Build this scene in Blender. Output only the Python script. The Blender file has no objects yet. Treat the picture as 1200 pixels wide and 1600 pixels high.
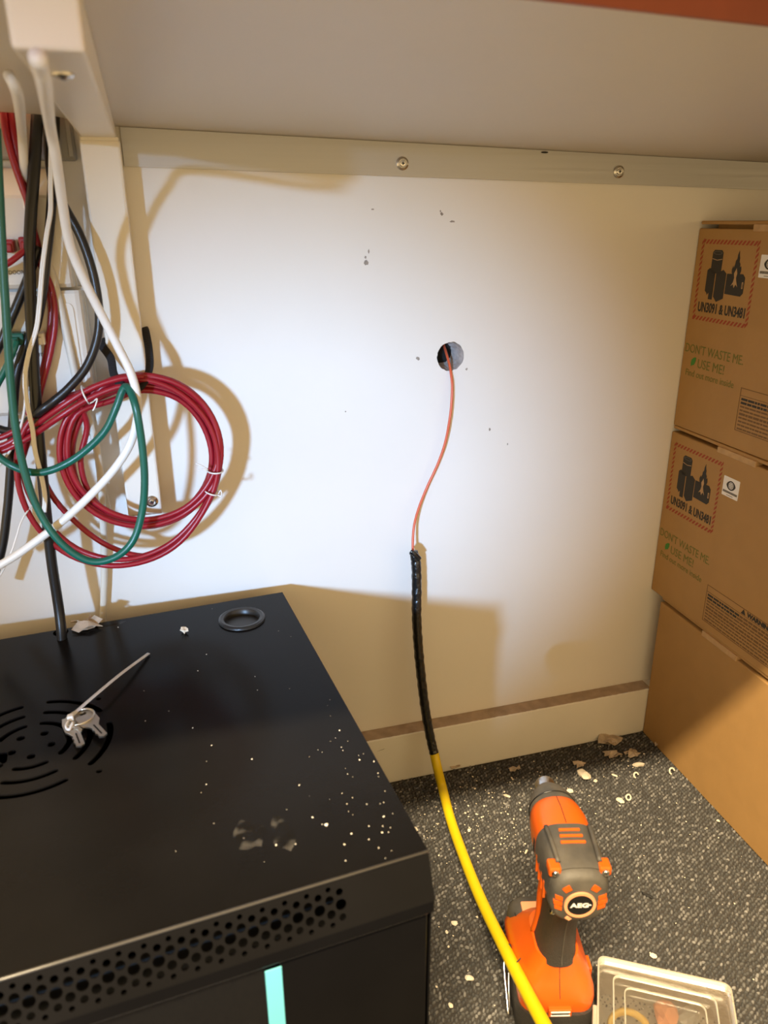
import bpy, bmesh, math, random
import numpy as np
from mathutils import Vector, Matrix
random.seed(7); np.random.seed(7)
SC = bpy.context.scene
COL = SC.collection

# ------------------------------------------------------------------ camera
F = 1202.0
def cam_axes(yaw, pitch, roll):
    cy, sy, cp, sp = math.cos(yaw), math.sin(yaw), math.cos(pitch), math.sin(pitch)
    fwd = Vector((sy*cp, cy*cp, -sp)); right = Vector((cy, -sy, 0)); down = fwd.cross(right)
    cr, sr = math.cos(roll), math.sin(roll)
    return cr*right + sr*down, -sr*right + cr*down, fwd
RT, DN, FW = cam_axes(math.radians(16.13), math.radians(20.865), math.radians(0.275))
CP = Vector((0, -.9, .774))
cd = bpy.data.cameras.new('camera'); cam = bpy.data.objects.new('camera', cd); COL.objects.link(cam)
cd.sensor_fit = 'HORIZONTAL'; cd.sensor_width = 36; cd.lens = F/1200*36; cd.clip_start = .02
cam.matrix_world = Matrix(((RT.x, -DN.x, -FW.x, CP.x), (RT.y, -DN.y, -FW.y, CP.y), (RT.z, -DN.z, -FW.z, CP.z), (0, 0, 0, 1)))
cd.dof.use_dof = True; cd.dof.focus_distance = 1.0; cd.dof.aperture_fstop = 9.5
SC.camera = cam

# ------------------------------------------------------------------ world, lights, exposure
w = bpy.data.worlds.new('room_ambience'); SC.world = w; w.use_nodes = True
bg = w.node_tree.nodes['Background']; bg.inputs[0].default_value = (1.0, .71, .34, 1); bg.inputs[1].default_value = 1.42
SC.view_settings.view_transform = 'Standard'; SC.view_settings.look = 'None'
SC.view_settings.exposure = 0.0; SC.view_settings.gamma = 1.0; SC.view_settings.use_curve_mapping = False
def aim(o, target):
    o.rotation_euler = (Vector(target) - o.location).to_track_quat('-Z', 'Y').to_euler()
# cool light from behind left; the spot cone is invented to dim the right
l = bpy.data.lights.new('cool_left_light', 'SPOT'); lo = bpy.data.objects.new('cool_left_light', l); COL.objects.link(lo)
lo.location = (-2.35, -4.7, 1.10); aim(lo, (.15, 0, .46)); l.energy = 1660; l.color = (.385, .625, .98)
l.spot_size = math.radians(7.3); l.spot_blend = .36; l.shadow_soft_size = .16
# warm ceiling tube in front of the counter
l = bpy.data.lights.new('ceiling_tube', 'AREA'); lo = bpy.data.objects.new('ceiling_tube', l); COL.objects.link(lo)
l.shape = 'RECTANGLE'; l.size = 1.3; l.size_y = .07; lo.location = (-.55, -1.62, 2.45); l.energy = 290; l.color = (1.0, .80, .50)

def W(px, py, y):                    # point on the plane at depth y (towards the wall) along a sight line
    d = RT*((px-600)/F) + DN*((py-800)/F) + FW
    return CP + d*((y-CP.y)/d.y)
def Wz(px, py, z):
    d = RT*((px-600)/F) + DN*((py-800)/F) + FW
    return CP + d*((z-CP.z)/d.z)

# ------------------------------------------------------------------ materials
def mat(name, col, rough=.5, metal=0, bump=0, bscale=60, var=0, vscale=8, col2=None, coat=0, trans=0, spec=None, alpha=None):
    m = bpy.data.materials.new(name); m.use_nodes = True; nt = m.node_tree; b = nt.nodes['Principled BSDF']
    b.inputs['Roughness'].default_value = rough; b.inputs['Metallic'].default_value = metal
    b.inputs['Base Color'].default_value = (*col, 1)
    if spec is not None: b.inputs['Specular IOR Level'].default_value = spec
    if coat: b.inputs['Coat Weight'].default_value = coat
    if trans: b.inputs['Transmission Weight'].default_value = trans
    if alpha is not None: b.inputs['Alpha'].default_value = alpha
    tc = nt.nodes.new('ShaderNodeTexCoord')
    if var or col2:
        n = nt.nodes.new('ShaderNodeTexNoise'); n.inputs['Scale'].default_value = vscale; n.inputs['Detail'].default_value = 5
        nt.links.new(tc.outputs['Object'], n.inputs['Vector'])
        r = nt.nodes.new('ShaderNodeValToRGB')
        c2 = col2 if col2 else tuple(c*(1-var) for c in col)
        r.color_ramp.elements[0].position = .35; r.color_ramp.elements[1].position = .65
        r.color_ramp.elements[0].color = (*c2, 1); r.color_ramp.elements[1].color = (*col, 1)
        nt.links.new(n.outputs['Fac'], r.inputs['Fac']); nt.links.new(r.outputs['Color'], b.inputs['Base Color'])
    if bump:
        n = nt.nodes.new('ShaderNodeTexNoise'); n.inputs['Scale'].default_value = bscale; n.inputs['Detail'].default_value = 4
        nt.links.new(tc.outputs['Object'], n.inputs['Vector'])
        bp = nt.nodes.new('ShaderNodeBump'); bp.inputs['Strength'].default_value = bump; bp.inputs['Distance'].default_value = .002
        nt.links.new(n.outputs['Fac'], bp.inputs['Height']); nt.links.new(bp.outputs['Normal'], b.inputs['Normal'])
    return m
M = {}
M['wall'] = mat('wall_paint', (.80, .77, .72), .45, bump=.06, bscale=35, var=.025, vscale=6)
M['skirt'] = mat('skirting_paint', (.80, .77, .70), .4, bump=.05, bscale=40, var=.04, vscale=14)
M['dusty'] = mat('dusty_ledge', (.44, .33, .24), .9, bump=.3, bscale=250, var=.25, vscale=60)
M['plaster'] = mat('bare_plaster', (.62, .56, .52), .9, bump=.8, bscale=180, var=.35, vscale=90)
M['crumb'] = mat('plaster_crumb', (.80, .70, .55), .9, bump=.4, bscale=300, var=.12, vscale=120)
M['paper'] = mat('torn_paper', (.56, .45, .34), .9, var=.35, vscale=90)
M['chip'] = mat('chip_mark', (.36, .31, .26), .9, var=.3, vscale=200)
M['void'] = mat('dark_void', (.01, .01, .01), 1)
M['laminate'] = mat('laminate_underside', (.70, .65, .57), .38, bump=.03, bscale=25, var=.03, vscale=5)
M['orange_top'] = mat('orange_laminate', (.78, .10, .015), .3, var=.08, vscale=10)
M['edge'] = mat('reddish_edge_band', (.34, .10, .05), .5, var=.2, vscale=20)
M['enamel'] = mat('cream_enamel', (.78, .73, .64), .33, bump=.03, bscale=50)
M['abs'] = mat('white_plastic', (.78, .74, .67), .3, var=.03, vscale=10)
M['greyabs'] = mat('grey_plastic', (.34, .33, .31), .35, var=.1, vscale=10)
M['alu'] = mat('brushed_aluminium', (.42, .415, .42), .42, metal=.9)
nt = M['alu'].node_tree; tcn = nt.nodes.new('ShaderNodeTexCoord'); mp = nt.nodes.new('ShaderNodeMapping'); mp.inputs['Scale'].default_value = (3, 300, 400)
nn = nt.nodes.new('ShaderNodeTexNoise'); nn.inputs['Scale'].default_value = 1.5; nn.inputs['Detail'].default_value = 3
rr = nt.nodes.new('ShaderNodeMapRange'); rr.inputs['To Min'].default_value = .33; rr.inputs['To Max'].default_value = .52
nt.links.new(tcn.outputs['Object'], mp.inputs['Vector']); nt.links.new(mp.outputs['Vector'], nn.inputs['Vector'])
nt.links.new(nn.outputs['Fac'], rr.inputs['Value']); nt.links.new(rr.outputs['Result'], nt.nodes['Principled BSDF'].inputs['Roughness'])
M['steel'] = mat('bright_steel', (.62, .60, .57), .25, metal=1)
M['nickel'] = mat('nickel_key', (.66, .62, .54), .28, metal=1, bump=.05, bscale=200)
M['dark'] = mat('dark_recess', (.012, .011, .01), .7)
M['blackmetal'] = mat('black_powder_coat', (.006, .0055, .0055), .22, bump=.03, bscale=500, var=.25, vscale=9, spec=.1)
M['black_edge'] = mat('highlight_black_edge', (.05, .045, .04), .28, spec=.9)  # edge highlights put into a paler, glossier black
M['blackplast'] = mat('black_plastic', (.018, .017, .016), .4)
M['smoked'] = mat('smoked_glass', (.05, .05, .055), .04, trans=.9)
M['cyan'] = mat('cyan_film', (.15, .52, .58), .3)
M['c_red'] = mat('red_jacket', (.31, .008, .019), .35, var=.12, vscale=30)
M['c_green'] = mat('green_jacket', (.004, .115, .078), .33, var=.1, vscale=30)
M['c_black'] = mat('black_jacket', (.012, .011, .011), .35)
M['c_white'] = mat('white_jacket', (.80, .78, .74), .35)
M['c_cream'] = mat('cream_jacket', (.70, .66, .57), .4)
M['c_orange'] = mat('orange_fibre', (.66, .12, .05), .35)
M['tape'] = mat('black_pvc_tape', (.012, .012, .012), .22, bump=.9, bscale=120, coat=.3)
M['yellow'] = mat('yellow_rod', (.78, .56, .005), .4, var=.06, vscale=60)
M['velcro'] = mat('hook_loop_strap', (.012, .011, .012), .9, bump=.5, bscale=600)
M['tie'] = mat('white_tie', (.82, .80, .77), .4)
M['greytie'] = mat('clear_grey_tie', (.55, .54, .55), .35)
M['board'] = mat('brown_cardboard', (.40, .225, .075), .75, bump=.12, bscale=90, var=.06, vscale=30)
M['boardedge'] = mat('cardboard_edge', (.52, .33, .16), .85, var=.15, vscale=100)
M['ink_k'] = mat('black_ink', (.028, .024, .02), .7)
M['ink_grey'] = mat('grey_ink', (.10, .085, .07), .7)
M['ink_r'] = mat('red_ink', (.32, .05, .02), .7)
M['ink_g'] = mat('green_ink', (.15, .155, .03), .7)
M['ink_leaf'] = mat('leaf_ink', (.05, .22, .03), .7)
M['ink_brown'] = mat('brown_ink', (.16, .085, .03), .7)
M['sticker'] = mat('white_sticker', (.80, .78, .76), .5)
M['d_or'] = mat('orange_tool_plastic', (.64, .098, .006), .33, bump=.03, bscale=300, var=.06, vscale=25)
M['d_gr'] = mat('dusty_grey_rubber', (.085, .075, .062), .6, bump=.1, bscale=250, col2=(.045, .042, .038), vscale=40)
M['d_bk'] = mat('black_tool_rubber', (.03, .027, .024), .5, bump=.5, bscale=900)
M['d_gl'] = mat('black_gloss', (.01, .01, .01), .15)
M['txt_w'] = mat('white_print', (.85, .82, .78), .5)
M['clear'] = mat('frosted_polypropylene', (.80, .74, .62), .3, trans=.6, bump=.05, bscale=80)
M['clear2'] = mat('frosted_lid', (.97, .95, .90), .07, trans=.97, bump=.05, bscale=80)
M['ringy'] = mat('yellow_rubber', (.85, .58, .12), .5)
M['ltorange'] = mat('pale_orange_plastic', (.75, .32, .16), .5)
M['refl_orange'] = mat('reflection_orange', (.70, .14, .02), .7, bump=.3, bscale=80, var=.3, vscale=20)
# carpet: two colours per tuft, from a per-tuft value
m = bpy.data.materials.new('loop_carpet'); m.use_nodes = True; nt = m.node_tree; b = nt.nodes['Principled BSDF']; b.inputs['Roughness'].default_value = .85
at_ = nt.nodes.new('ShaderNodeAttribute'); at_.attribute_name = 'tint'; cr = nt.nodes.new('ShaderNodeValToRGB')
e = cr.color_ramp.elements; e[0].position = .0; e[0].color = (.046, .045, .045, 1); e[1].position = 1; e[1].color = (.235, .225, .215, 1)
k = e.new(.45); k.color = (.066, .064, .062, 1); k = e.new(.72); k.color = (.118, .113, .108, 1)
nt.links.new(at_.outputs['Fac'], cr.inputs['Fac']); nt.links.new(cr.outputs['Color'], b.inputs['Base Color']); M['carpet'] = m
M['carpetbase'] = mat('carpet_base', (.06, .053, .046), .95, bump=.6, bscale=400, col2=(.03, .026, .023), vscale=220)

# ------------------------------------------------------------------ helpers
def link(name, me, m=None, parent=None, smooth=False):
    o = bpy.data.objects.new(name, me); COL.objects.link(o)
    if m is not None:
        me.materials.clear(); me.materials.append(M[m] if isinstance(m, str) else m)
    if smooth:
        me.polygons.foreach_set('use_smooth', [True]*len(me.polygons))
    if parent is not None:
        o.parent = parent; pb = parent; T = Matrix.Translation((0, 0, 0))
        mw = Matrix.Identity(4); q = parent; chain = []
        while q is not None: chain.append(q); q = q.parent
        for q in reversed(chain): mw = mw @ q.matrix_parent_inverse @ q.matrix_basis
        o.matrix_parent_inverse = mw.inverted()
    return o
def pyd(name, v, f, m, parent=None, smooth=False):
    me = bpy.data.meshes.new(name); me.from_pydata([tuple(p) for p in v], [], f); me.update()
    bm = bmesh.new(); bm.from_mesh(me); bmesh.ops.recalc_face_normals(bm, faces=bm.faces); bm.to_mesh(me); bm.free()
    return link(name, me, m, parent, smooth)
def frombm(name, bm, m, parent=None, smooth=False):
    me = bpy.data.meshes.new(name); bm.to_mesh(me); bm.free(); return link(name, me, m, parent, smooth)
def thing(name, loc, label, cat, group=None):
    o = bpy.data.objects.new(name, None); COL.objects.link(o); o.location = loc; o.empty_display_size = .03
    return tag(o, label, cat, group)
def tag(o, label, cat, group=None, kind=None):
    o['label'] = label
    if cat: o['category'] = cat
    if group: o['group'] = group
    if kind: o['kind'] = kind
    return o
def frame(o, x, y):                   # matrix: local x, y axes and origin
    x = Vector(x).normalized(); y = Vector(y); y = (y - x*y.dot(x)).normalized(); z = x.cross(y)
    return Matrix(((x.x, y.x, z.x, o[0]), (x.y, y.y, z.y, o[1]), (x.z, y.z, z.z, o[2]), (0, 0, 0, 1)))
def boxbm(c, s, mw=None, bev=0, seg=2):
    bm = bmesh.new(); bmesh.ops.create_cube(bm, size=1)
    for v in bm.verts: v.co = Vector((c[0]+v.co.x*s[0], c[1]+v.co.y*s[1], c[2]+v.co.z*s[2]))
    if bev: bmesh.ops.bevel(bm, geom=list(bm.edges), offset=bev, segments=seg, affect='EDGES', profile=.5)
    if mw is not None: bm.transform(mw)
    return bm
def bx(name, lo, hi, m, parent=None, bev=0, mw=None, smooth=False):
    c = [(a+b)/2 for a, b in zip(lo, hi)]; s = [b-a for a, b in zip(lo, hi)]
    return frombm(name, boxbm(c, s, mw, bev), m, parent, smooth)
def catmull(P, n=8, closed=False):
    P = [Vector(p) for p in P]; out = []; N = len(P)
    for i in range(N if closed else N-1):
        if closed: a, b, c, d = P[i-1], P[i], P[(i+1) % N], P[(i+2) % N]
        else: b, c = P[i], P[i+1]; a = P[i-1] if i else b*2-c; d = P[i+2] if i+2 < N else c*2-b
        for k in range(n):
            t = k/n; out.append(.5*((2*b)+(c-a)*t+(2*a-5*b+4*c-d)*t*t+(3*b-a-3*c+d)*t**3))
    if not closed: out.append(P[-1])
    return out
def tube(P, r, n=10, sub=8, closed=False, flat=None, up=None, rad=None):
    Q = catmull(P, sub, closed) if sub else [Vector(p) for p in P]
    V = []; Fc = []; N = len(Q); prev = None
    for i, p in enumerate(Q):
        if closed: t = Q[(i+1) % N]-Q[i-1]
        else: t = Q[min(i+1, N-1)]-Q[max(i-1, 0)]
        t.normalize()
        if up is not None: u = Vector(up); u = (u-t*u.dot(t)).normalized()
        elif prev is None:
            u = Vector((0, 0, 1)) if abs(t.z) < .8 else Vector((1, 0, 0)); u = (u-t*u.dot(t)).normalized()
        else: u = (prev-t*prev.dot(t)).normalized()
        prev = u; v = t.cross(u); ra = r if rad is None else rad(i/(N-1))
        r2 = ra if flat is None else flat
        for k in range(n):
            a = 2*math.pi*k/n; V.append(p+u*(math.cos(a)*ra)+v*(math.sin(a)*r2))
    for i in range(N if closed else N-1):
        j = (i+1) % N
        for k in range(n):
            Fc.append((i*n+k, i*n+(k+1) % n, j*n+(k+1) % n, j*n+k))
    if not closed: Fc += [tuple(range(n))[::-1], tuple(range((N-1)*n, N*n))]
    return V, Fc
def cable(name, pts, r, m, label, cat='cable', group=None, parent=None, n=10, sub=8):
    P = []; fn = W
    for p in pts:
        if p == 'z': fn = Wz
        elif p == 'y': fn = W
        elif isinstance(p, Vector): P.append(p)
        else: P.append(fn(*p))
    V, Fc = tube(P, r, n, sub); o = pyd(name, V, Fc, m, parent, True)
    return tag(o, label, cat, group) if parent is None else o
def loft(rings, m, name, parent, smooth=True, cap=True):
    n = len(rings[0]); V = [p for r in rings for p in r]; Fc = []
    for i in range(len(rings)-1):
        for k in range(n): Fc.append((i*n+k, i*n+(k+1) % n, (i+1)*n+(k+1) % n, (i+1)*n+k))
    if cap: Fc += [tuple(range(n))[::-1], tuple(range((len(rings)-1)*n, len(rings)*n))]
    o = pyd(name, V, Fc, m, parent, smooth)
    if smooth:
        md = o.modifiers.new('edge', 'EDGE_SPLIT'); md.split_angle = math.radians(38)
    return o
def curve_mesh(splines, ext):
    cu = bpy.data.curves.new('c', 'CURVE'); cu.dimensions = '2D'; cu.fill_mode = 'BOTH'; cu.extrude = ext
    for s in splines:
        sp = cu.splines.new('POLY'); sp.points.add(len(s)-1)
        for i, p in enumerate(s): sp.points[i].co = (p[0], p[1], 0, 1)
        sp.use_cyclic_u = True
    o = bpy.data.objects.new('c', cu); COL.objects.link(o)
    dg = bpy.context.evaluated_depsgraph_get(); me = bpy.data.meshes.new_from_object(o.evaluated_get(dg))
    bpy.data.objects.remove(o); bpy.data.curves.remove(cu); return me
def plate(name, splines, th, mw, m, parent=None):
    me = curve_mesh(splines, th/2); me.transform(mw); return link(name, me, m, parent)
def text(name, s, mw, m, parent, width=None, height=None, size=.01, ext=.00008, shear=0, bold=0):
    cu = bpy.data.curves.new('t', 'FONT'); cu.body = s; cu.size = size; cu.extrude = ext; cu.shear = shear; cu.offset = bold; cu.resolution_u = 3
    o = bpy.data.objects.new('t', cu); COL.objects.link(o); dg = bpy.context.evaluated_depsgraph_get()
    me = bpy.data.meshes.new_from_object(o.evaluated_get(dg)); bpy.data.objects.remove(o); bpy.data.curves.remove(cu)
    xs = [v.co.x for v in me.vertices]; ys = [v.co.y for v in me.vertices]
    sx = width/(max(xs)-min(xs)) if width else 1; sy = height/(max(ys)-min(ys)) if height else sx
    if not width: sx = sy
    for v in me.vertices: v.co.x = (v.co.x-min(xs))*sx; v.co.y = (v.co.y-min(ys))*sy
    me.transform(mw); return link(name, me, m, parent)
def circ(cx, cy, r, n=20, ry=None):
    return [(cx+r*math.cos(2*math.pi*i/n), cy+(ry or r)*math.sin(2*math.pi*i/n)) for i in range(n)]
def rrect(x0, y0, x1, y1, r, n=5):
    P = []
    for cx, cy, a0 in ((x1-r, y1-r, 0), (x0+r, y1-r, 90), (x0+r, y0+r, 180), (x1-r, y0+r, 270)):
        for i in range(n+1):
            a = math.radians(a0+90*i/n); P.append((cx+r*math.cos(a), cy+r*math.sin(a)))
    return P
def join_meshes(mes):
    bm = bmesh.new()
    for me in mes: bm.from_mesh(me)
    return bm
def screw(name, p, r, parent, nrm=(0, -1, 0), washer=True):
    nrm = Vector(nrm).normalized(); up = Vector((0, 0, 1)) if abs(nrm.z) < .9 else Vector((0, 1, 0))
    x = up.cross(nrm).normalized(); mw = frame(p, x, nrm.cross(x))
    def ringr(rad, h): return [mw @ Vector((rad*math.cos(i*math.pi/10), rad*math.sin(i*math.pi/10), h)) for i in range(20)]
    if washer:
        s = loft([ringr(r, 0), ringr(r*.98, r*.2), ringr(r*.72, r*.38), ringr(r*.62, r*.22)], 'steel', name, parent)
        hd = loft([ringr(r*.55, r*.1), ringr(r*.55, r*.28), ringr(r*.42, r*.42), ringr(r*.1, r*.46)], 'steel', 'screw_head', s)
        h = r*.46
    else:
        s = loft([ringr(r, -r*.2), ringr(r, r*.1), ringr(r*.75, r*.42), ringr(r*.1, r*.52)], 'steel', name, parent); hd = s; h = r*.5
    bm = boxbm((0, 0, h), (r*.5, r*.13, r*.1)); b2 = boxbm((0, 0, h), (r*.13, r*.5, r*.1))
    me = bpy.data.meshes.new('x'); b2.to_mesh(me); b2.free(); bm.from_mesh(me); bm.transform(mw)
    frombm('cross_slot', bm, 'dark', s)
    return s
def blob(c, s, seed, sub=1, jit=.35):
    rnd = random.Random(seed); bm = bmesh.new(); bmesh.ops.create_icosphere(bm, subdivisions=sub, radius=1)
    for v in bm.verts:
        k = 1+rnd.uniform(-jit, jit); v.co = Vector((v.co.x*s[0]*k, v.co.y*s[1]*k, v.co.z*s[2]*k))
    bm.transform(Matrix.Translation(c) @ Matrix.Rotation(rnd.uniform(0, 6), 4, 'Z'))
    lo = min(v.co.z for v in bm.verts)
    bmesh.ops.translate(bm, verts=bm.verts, vec=(0, 0, c[2]-lo)); return bm

# ------------------------------------------------------------------ setting: wall with a drilled hole, skirting, carpet
XR, XL = 1.5, -1.3
hole_c = W(704, 557, 0); hr = .0178
rnd = random.Random(3)
hp = [(hole_c.x+(hr+rnd.uniform(-.0006, .0006))*math.cos(a*math.pi/20), -hole_c.z*-1+(hr+rnd.uniform(-.0006, .0006))*math.sin(a*math.pi/20)) for a in range(40)]
wallm = frame((0, .0175, 0), (1, 0, 0), (0, 0, 1))
wall = plate('wall_back', [[(XL, 0), (XR, 0), (XR, 2.3), (XL, 2.3)], hp], .035, wallm, 'wall'); tag(wall, 'cream painted back wall with a drilled hole', None, kind='structure')
V = []; Fc = []; nr = 5
for j in range(nr):
    for i in range(40):
        a = i*math.pi/20; r = hr-.0003-(.0012*rnd.random() if j else .0)-(.003*(j/(nr-1))**2)
        V.append((hole_c.x+r*math.cos(a), .0005+.034*j/(nr-1), hole_c.z+r*math.sin(a)))
for j in range(nr-1):
    for i in range(40): Fc.append((j*40+i, j*40+(i+1) % 40, (j+1)*40+(i+1) % 40, (j+1)*40+i))
pyd('hole_lining', V, Fc, 'plaster', wall)
bx('cavity_backing', (hole_c.x-.05, .0352, hole_c.z-.05), (hole_c.x+.05, .04, hole_c.z+.05), 'void', wall)  # black slab stands in for the shade inside the wall
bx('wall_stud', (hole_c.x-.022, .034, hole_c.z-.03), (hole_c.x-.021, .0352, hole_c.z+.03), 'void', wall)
for i, (px, py, sx, sz) in enumerate(((572, 410, .003, .004), (571, 402, .0018, .002), (690, 334, .0022, .0022), (707, 346, .004, .0016), (653, 560, .0032, .0026), (729, 577, .0016, .002),
                           (765, 671, .0018, .0026), (582, 327, .0026, .001), (540, 643, .0012, .0012), (793, 694, .001, .0022), (576, 393, .0012, .003), (688, 330, .001, .0016))):
    p = W(px, py, 0); rn = random.Random(i); k = 9
    pts = [(p.x+sx*rn.uniform(.5, 1.05)*math.cos(a*6.283/k), p.z+sz*rn.uniform(.5, 1.05)*math.sin(a*6.283/k)) for a in range(k)]
    plate('paint_chip', [pts], .0004, frame((0, -.0001, 0), (1, 0, 0), (0, 0, 1)), 'chip', wall)
sk_h, sk_t = .0802, .0244
sk = bx('baseboard_back', (XL, -sk_t, 0), (XR, -.0002, sk_h), 'skirt', bev=.0012); tag(sk, 'cream painted skirting board along the wall', None, kind='structure')
V, Fc = [], []
rnd = random.Random(9); nseg = 180; xa, xb2 = .05, .69
for i in range(nseg+1):
    x = xa+(xb2-xa)*i/nseg; V += [(x, -sk_t+.0012+rnd.uniform(0, .001), sk_h+.0002), (x, -.0006, sk_h+.0002), (x, -.0006, sk_h+.0007), (x, -sk_t+.0012+rnd.uniform(0, .0012), sk_h+.0006)]
for i in range(nseg):
    a = 4*i; Fc += [(a, a+4, a+5, a+1), (a+1, a+5, a+6, a+2), (a+2, a+6, a+7, a+3), (a+3, a+7, a+4, a)]
o = pyd('ledge_dust', V, Fc, 'dusty', sk); o['kind'] = 'stuff'
p = W(595, 1172, -sk_t); plate('scuff_mark', [[(p.x-.006, p.z-.0012), (p.x+.004, p.z+.0004), (p.x+.006, p.z+.0014), (p.x, p.z+.0002)]], .0003, frame((0, -sk_t-.0001, 0), (1, 0, 0), (0, 0, 1)), 'chip', sk)
fl = bx('floor', (XL, -2.2, -.05), (XR, 0, -.0005), 'carpetbase'); tag(fl, 'dark grey speckled loop carpet floor', None, kind='structure')
# loop pile
pit = .0048; th = math.radians(24)
gx = np.arange(-1.4, 1.4, pit); G = np.array(np.meshgrid(gx, gx)).reshape(2, -1).T
G[:, 0] += (np.round(G[:, 1]/pit) % 2)*pit*.5
G += np.random.uniform(-.0009, .0009, G.shape)
R2 = np.array([[math.cos(th), -math.sin(th)], [math.sin(th), math.cos(th)]]); G = G@R2.T
G = G[(G[:, 0] > .09) & (G[:, 0] < .74) & (G[:, 1] > -.80) & (G[:, 1] < -sk_t-.001)]
N = len(G); ns = 6
base = []
for rr_, z in ((1.0, -.0004), (.78, .0016)):
    for i in range(ns): base.append((rr_*math.cos(i*6.2832/ns), rr_*math.sin(i*6.2832/ns), z))
base.append((0, 0, .0025)); base = np.array(base)
ang = np.random.normal(th, .5, N); sx = np.random.uniform(.0021, .0032, N); sy = np.random.uniform(.0013, .0020, N); sz = np.random.uniform(.7, 1.25, N)
lx = base[None, :, 0]*sx[:, None]; ly = base[None, :, 1]*sy[:, None]
X = G[:, None, 0]+lx*np.cos(ang)[:, None]-ly*np.sin(ang)[:, None]; Y = G[:, None, 1]+lx*np.sin(ang)[:, None]+ly*np.cos(ang)[:, None]
Z = base[None, :, 2]*sz[:, None]; VV = np.stack([X, Y, Z], 2).reshape(-1, 3)
tris = []
for i in range(ns):
    j = (i+1) % ns; tris += [(i, j, ns+j), (i, ns+j, ns+i), (ns+i, ns+j, 2*ns)]
T = (np.array(tris)[None]+(np.arange(N)*(2*ns+1))[:, None, None]).reshape(-1, 3)
me = bpy.data.meshes.new('carpet_pile'); me.vertices.add(len(VV)); me.vertices.foreach_set('co', VV.ravel())
me.loops.add(T.size); me.loops.foreach_set('vertex_index', T.ravel().astype(np.int32)); me.polygons.add(len(T))
me.polygons.foreach_set('loop_start', np.arange(0, T.size, 3, dtype=np.int32)); me.update(calc_edges=True)
at2 = me.attributes.new('tint', 'FLOAT', 'POINT'); tv = np.random.beta(1.5, 1.7, N); at2.data.foreach_set('value', np.repeat(tv, 2*ns+1).astype(np.float32))
o = link('carpet_pile', me, 'carpet', fl, True); o['kind'] = 'stuff'

# ------------------------------------------------------------------ counter, metal strip, bracket
def tz(x, y): return .8615-.0286*(x+.0124)-.045*y
def slab(name, pts, th0, th1, m, parent):          # prism whose underside follows the slope of the counter
    n = len(pts); V = [(x, y, tz(x, y)+th0) for x, y in pts]+[(x, y, tz(x, y)+th1) for x, y in pts]
    Fc = [tuple(range(n)), tuple(range(n, 2*n))]+[(i, (i+1) % n, n+(i+1) % n, n+i) for i in range(n)]
    return pyd(name, V, Fc, m, parent)
ct = thing('counter', (.1, -.3, .86), 'white counter underside with orange front edge overhead', 'counter')
yb = -.048; xc = -.060; outline = [(XL+.1, -.483), (1.3, -.483), (1.3, -.0006), (xc+.006, -.0006)]
for i in range(7):
    a = math.radians(90*i/6); outline.append((xc-.02+.026*math.cos(a)-.0, yb-.004+.03*math.sin(a)*1.0-.03+.03*0))
outline += [(XL+.1, yb)]
outline = [(XL+.1, -.483), (1.3, -.483), (1.3, -.0006), (xc+.008, -.0006), (xc+.006, -.016), (xc+.0, -.030), (xc-.010, -.041), (xc-.024, -.047), (xc-.04, yb), (XL+.1, yb)]
slab('underside_board', outline, 0, .012, 'laminate', ct)
slab('edge_band', [(XL+.1, -.486), (1.3, -.486), (1.3, -.483), (XL+.1, -.483)], -.0002, .012, 'edge', ct)
slab('orange_worktop', [(XL+.1, -.652), (1.3, -.652), (1.3, yb), (XL+.1, yb)], .0122, .045, 'orange_top', ct)

bar = thing('metal_strip', (.3, -.002, .82), 'long brushed metal strip screwed to the wall below the counter', 'metal strip')
xs0, xs1 = -.014, 1.28
def barpt(x, t): return tz(x, 0)-.0003-(.0362-.0045*(x-xs0)/.79)*t
V = []
for x in (xs0, xs1):
    for y in (-.0004, -.0034):
        for t in (0, 1): V.append((x, y, barpt(x, t)))
pyd('strip_plate', V, [(0, 1, 3, 2), (4, 5, 7, 6), (0, 1, 5, 4), (2, 3, 7, 6), (0, 2, 6, 4), (1, 3, 7, 5)], 'alu', bar)
for px, py in ((628.5, 255.5), (966.5, 268.5)):
    screw('washer_screw', W(px, py, -.0034), .0072, bar)
p = W(851, 238, -.0036); plate('dent', [circ(p.x, p.z, .0048, 14, .0011)], .0004, frame((0, -.0035, 0), (1, 0, 0), (0, 0, 1)), 'dark', bar)

br = thing('shelf_bracket', (-.034, -.02, .456), 'cream enamelled steel bracket holding up the counter', 'bracket')
lx0, lx1 = -.0525, -.0150
bx('leg', (lx0, -.036, .458), (lx1, -.0006, .847), 'enamel', br, .0025)
V = []
for y in (-.457, -.0006):
    for x in (-.0512, -.0185):
        V += [(x, y, .8486), (x, y, tz(x, y)-.0004)]
o = pyd('arm', V, [(0, 1, 3, 2), (4, 5, 7, 6), (0, 2, 6, 4), (1, 3, 7, 5), (0, 1, 5, 4), (2, 3, 7, 6)], 'enamel', br)
md = o.modifiers.new('bevel', 'BEVEL'); md.width = .002; md.segments = 2
bx('weld_seam', (lx0+.001, -.0375, .8455), (lx1-.001, -.034, .8492), 'enamel', br, .0012)
screw('foot_screw', W(237, 783, -.036), .0068, br)
p = Wz(98, 115, .8486); screw('arm_screw', p, .006, br, (0, 0, -1))

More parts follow.
